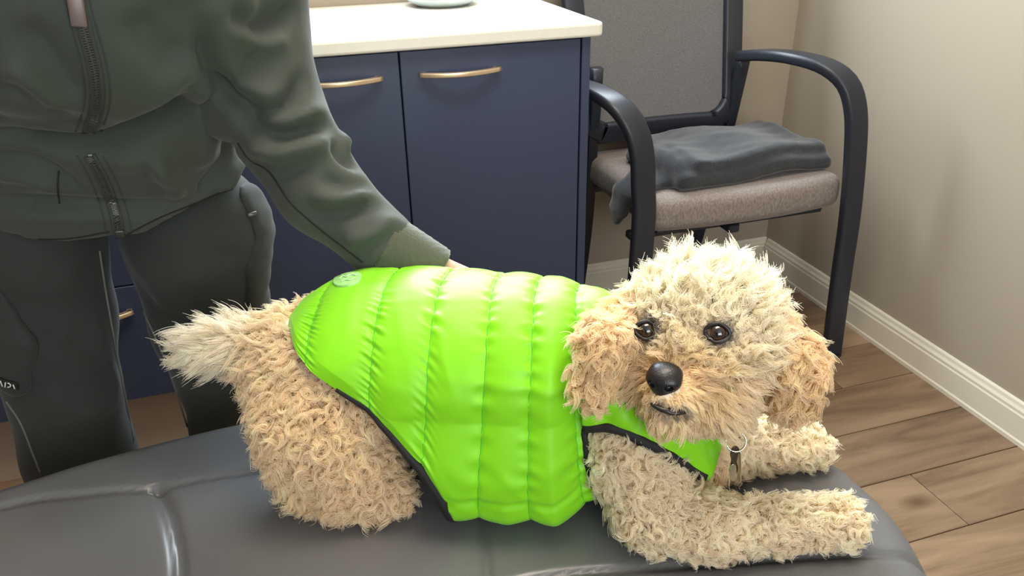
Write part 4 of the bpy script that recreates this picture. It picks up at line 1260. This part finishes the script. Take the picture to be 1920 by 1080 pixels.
bV2, bQ2 = surface_nets(person_fn, (-.60, .60, .05), (.24, 1.26, 1.60), .0095)
person = fast_mesh('person', smooth_verts(bV2, bQ2, 2), bQ2, M['skin'])
tag(person, 'person in an olive zip jacket and cargo trousers leaning over to hold the dog', 'person')
jacket = fast_mesh('jacket', V, Q, M['jacket'], person); jacket['label'] = 'olive zip-up jacket'
jB = bvh_of(V, Q)
for s in (-1, 1):
    Vv, Fv = sphere_cap(hq(.080, s * .033, .012), face, .0125, math.pi * .95, 12, 20); e0 = mesh('eye', Vv, Fv, M['sclera'], person); bm_fix(e0)
    Vv, Fv = sphere_cap(hq(.080, s * .033, .012), face, .0127, .5, 6, 18); bm_fix(mesh('iris', Vv, Fv, M['iris'], e0))
Vv, Fv = sweep(spline(np.array([hq(.093, -.022, -.058), hq(.101, 0, -.057), hq(.093, .022, -.058)]), 14), circ(.004, 8, .0025), fu_); bm_fix(mesh('mouth', Vv, Fv, mat('lip', (.45, .18, .15), .5, bump=(300, .1, .0004)), person))
def hair_fn(p):
    h = sd_ell(p, hq(-.012, 0, .035), (.105, .088, .105), FAX)
    return np.maximum(smin(h, sd_ell(p, hq(-.10, 0, .02), (.05, .055, .06), FAX), .03), -sd_ell(p, hq(.085, 0, -.03), (.085, .078, .10), FAX))
Vh, Qh = surface_nets(hair_fn, head_c - .22, head_c + .22, .007)
fast_mesh('hair', smooth_verts(Vh, Qh, 1), Qh, M['hair'], person)

# jacket details: zip, seams, ribbed cuff
def strip(name, px, w, h, mt, parent, bv, n=60, off=.0015):
    P, N_ = drape(bv, px, n, off)
    if len(P) < 4: return None
    for _ in range(3): P[1:-1] = (P[:-2] + P[1:-1] + P[2:]) / 3; N_[1:-1] = (N_[:-2] + N_[1:-1] + N_[2:]) / 3
    V_s, F_s = sweep(P, rrect(w, h, min(w, h) * .8, 2), N_)
    o = mesh(name, V_s, F_s, mt, parent); bm_fix(o); return P, N_
def teeth(px, parent, bv, n):
    P, N_ = drape(bv, px, n, .0035); mb = MB()
    for i in range(len(P) - 1):
        T = P[i + 1] - P[i]; T /= np.linalg.norm(T) + 1e-9; S = np.cross(T, N_[i]); s = 1 if i % 2 else -1
        c = P[i] + S * s * .0012
        V_t = [c + S * a * .0019 + T * b_ * .0008 + N_[i] * e * .0011 for a in (-1, 1) for b_ in (-1, 1) for e in (-1, 1)]
        mb.add(V_t, [(0, 1, 3, 2), (4, 6, 7, 5), (0, 4, 5, 1), (2, 3, 7, 6), (0, 2, 6, 4), (1, 5, 7, 3)])
    o = mb.build('zip_teeth', M['zipper'], parent); o['kind'] = 'stuff'; bm_fix(o)
zp1 = [(136, -60), (146, 5), (160, 60), (175, 115), (183, 165), (180, 205), (166, 246)]
zp2 = [(168, 292), (186, 322), (204, 362), (216, 402), (223, 438)]
for z_ in (zp1, zp2):
    r_ = strip('zip_tape', z_, .0062, .0012, M['tape'], jacket, jB)
    teeth(z_, jacket, jB, 130 if z_ is zp1 else 84)
    for dx in (-24, 24):
        strip('placket_seam', [(x + dx, y) for x, y in z_], .0008, .0006, M['tape'], jacket, jB, 60, .0004)
strip('zip_pull', [(141, -12), (146, 18), (150, 46)], .0065, .0022, M['zip_pull'], jacket, jB, 20, .006)
strip('zip_stop', [(223, 428), (225, 440)], .005, .002, M['zipper'], jacket, jB, 8, .004)
for sm in ([(446, 268), (468, 300), (505, 322), (545, 380), (600, 430), (650, 468), (680, 492)], [(-20, 446), (60, 448), (130, 447), (205, 434)], [(240, 438), (300, 408), (370, 380), (440, 352)],
           [(110, 320), (108, 350), (112, 382)]):
    strip('seam', sm, .0010, .0008, M['seam_dark'], jacket, jB, 60, .0004)
def cuff_fn(p):
    a, b_ = wr_r + (wr_r - fa_r) * -.10, cf_r
    d = sd_cone(p, a, b_, .0385, .0320)
    ax = (b_ - a) / np.linalg.norm(b_ - a); h = (p - a) @ ax
    return np.maximum(d, np.maximum(-h, h - np.linalg.norm(b_ - a)))
Vc, Qc = surface_nets(cuff_fn, np.minimum(wr_r, cf_r) - .07, np.maximum(wr_r, cf_r) + .07, .003)
axc = (cf_r - wr_r) / np.linalg.norm(cf_r - wr_r); uc = np.cross(axc, [0, 0, 1.]); uc /= np.linalg.norm(uc); wc = np.cross(uc, axc)
th_c = np.arctan2((Vc - wr_r) @ uc, (Vc - wr_r) @ wc)
Vc = smooth_verts(Vc, Qc, 1); Vc = Vc + vnormals(Vc, Qc) * (.0007 * np.cos(th_c * 46))[:, None]
fast_mesh('cuff', Vc, Qc, M['ribcuff'], jacket)

# hands
def hand(wrist, d, palm_n, side, name, curl=.5):
    """d: pointing direction, palm_n: direction the palm faces, side: +1/-1 thumb side"""
    d = d / np.linalg.norm(d); palm_n = palm_n - d * (palm_n @ d); palm_n /= np.linalg.norm(palm_n); s = np.cross(d, palm_n) * side
    K = np.array([s, d, palm_n])
    def q(a, b_, c): return wrist + s * a + d * b_ + palm_n * c
    def fn(p):
        ds = [sd_cone(p, q(0, -.03, 0), q(0, .02, 0), .024, .026, None), sd_ell(p, q(.0, .050, .0), (.041, .052, .017), K)]
        dd = smin_all(ds, .02)
        for a, L0, r0 in ((.030, .078, .0088), (.010, .086, .0092), (-.010, .080, .0088), (-.029, .062, .0078)):
            p0 = q(a, .085 if abs(a) < .02 else .078, 0)
            ang = 0; pts = [q(a * .7, .055, 0), p0]
            for k, fr2 in enumerate((.46, .30, .24)):
                ang += curl * (.45, .55, .45)[k]
                pts.append(pts[-1] + (d * math.cos(ang) + palm_n * math.sin(ang) + s * a * .6) * L0 * fr2)
            f = np.minimum.reduce([sd_cone(p, pts[i], pts[i + 1], r0 * (1.05 - .07 * i), r0 * (1.0 - .07 * i)) for i in range(len(pts) - 1)])
            dd = smin(dd, f, .005)
        th1, th2, th3 = q(.036, .030, .004), q(.060, .058, .014), q(.066, .086, .024)
        return smin(dd, smin(sd_cone(p, q(.018, .008, 0), th1, .016, .014), np.minimum(sd_cone(p, th1, th2, .0125, .0105), sd_cone(p, th2, th3, .0105, .0085)), .008), .010)
    ctr = q(0, .06, .02)
    Vg, Qg = surface_nets(fn, ctr - .14, ctr + .14, .0032)
    return fast_mesh(name, smooth_verts(Vg, Qg, 2), Qg, M['skin'], person)
hd_r = hand(cf_r + np.array([.002, .006, -.008]), np.array([.78, .10, -.78]), np.array([-.30, -1.0, -.35]), 1, 'hand', .5)
hd_l = hand(wr_l + np.array([-.01, -.02, -.02]), np.array([.1, -.4, -1.0]), np.array([1.0, 0, 0]), -1, 'hand', .5)

# trousers
V, Q = surface_nets(pants_fn, (-.44, .92, .07), (.06, 1.27, .98), .0068)
V = smooth_verts(V, Q, 2)
V = folds(V, Q, [
    ([(60, 600), (110, 690), (160, 760)], -.006, .016), ([(90, 730), (150, 770), (220, 760)], .006, .016), ([(80, 790), (140, 830), (200, 815)], -.006, .014),
    ([(170, 560), (195, 650), (225, 760)], .005, .014), ([(20, 500), (90, 540), (160, 500)], .005, .02), ([(120, 640), (170, 680), (215, 690)], -.005, .014),
    ([(235, 480), (300, 520), (380, 520)], .006, .018), ([(260, 540), (320, 600), (400, 640)], -.006, .018), ([(330, 560), (380, 590), (450, 580)], .005, .018),
    ([(280, 500), (330, 640), (380, 760)], .005, .02), ([(380, 690), (420, 720), (470, 700)], -.005, .014), ([(370, 460), (420, 480), (455, 470)], -.005, .014)])
V = noise_disp(V, vnormals(V, Q), .0011, 30, 5)
pants = fast_mesh('trousers', V, Q, M['pants'], person); pants['label'] = 'dark olive cargo trousers'
pB = bvh_of(V, Q)
for sm in ([(218, 462), (240, 510), (268, 580), (300, 650), (330, 730), (352, 800)], [(186, 470), (200, 560), (218, 660), (240, 770), (250, 825)], [(12, 752), (40, 795), (62, 850), (76, 885)]):
    strip('inseam', sm, .0015, .0012, M['seam'], pants, pB, 60, .0006)
def pocket(name, path, rads, th_, lo, hi, lines=None):
    def fn(p):
        reg = smin_all([sd_cone(p, path[i], path[i + 1], rads[i], rads[i + 1]) for i in range(len(path) - 1)], .01)
        b0 = pants_fn(p)
        d = np.maximum(b0 - th_, -(b0 + .004))
        k = np.maximum(d, reg); h = np.maximum(.008 - np.abs(d - reg), 0) / .008
        return k + h * h * .008 * .25
    Vp, Qp = surface_nets(fn, lo, hi, .005)
    if not len(Vp): return
    Vp = smooth_verts(Vp, Qp, 2); Vp = noise_disp(Vp, vnormals(Vp, Qp), .0008, 75, 9)
    return fast_mesh(name, Vp, Qp, M['pants'], pants), bvh_of(Vp, Qp)
def leg_side(A, dxy, r): return A + np.array([dxy[0], dxy[1], 0]) * r
ra0, ra1, ra2 = pY(470, 385, 1.06), pY(482, 480, 1.06), pY(486, 590, 1.06)
pk1 = pocket('cargo_pocket', [ra0, ra1, ra2], [.034, .046, .034], .007, np.minimum(np.minimum(ra0, ra1), ra2) - .09, np.maximum(np.maximum(ra0, ra1), ra2) + .09)
la0, la1, la2 = pY(-25, 560, 1.02), pY(5, 640, 1.02), pY(24, 705, 1.02)
pk2 = pocket('cargo_pocket', [la0, la1, la2], [.040, .048, .030], .009, np.minimum(np.minimum(la0, la1), la2) - .09, np.maximum(np.maximum(la0, la1), la2) + .09)
if pk1: strip('pocket_zip', [(462, 403), (470, 402), (479, 400)], .003, .0018, M['zipper'], pk1[0], pk1[1], 12, .002)
if pk2:
    strip('pocket_label', [(0, 712), (18, 718), (35, 722)], .0068, .0012, M['label_black'], pk2[0], pk2[1], 14, .0022)
    for a in ([(5, 710), (9, 720)], [(14, 713), (13, 721)], [(18, 714), (25, 716), (23, 722), (17, 721)], [(28, 717), (31, 724)]):
        strip('label_mark', a, .0008, .0006, M['label_white'], pk2[0], pk2[1], 8, .0042)
for L_ in (legL, legR):
    b0 = L_[3]
    def shoe_fn(p):
        d = smin_all([sd_cone(p, b0 + [0, .03, -.045], b0 + [.01, -.14, -.055], .048, .042), sd_cone(p, b0 + [0, .02, -.04], b0 + [0, .02, .02], .045, .042)], .03)
        return np.maximum(d, .001 - p[:, 2])
    Vs, Qs = surface_nets(shoe_fn, b0 - [.08, .24, .11], b0 + [.08, .12, .09], .006)
    fast_mesh('shoe', smooth_verts(Vs, Qs, 1), Qs, M['shoe'], person)
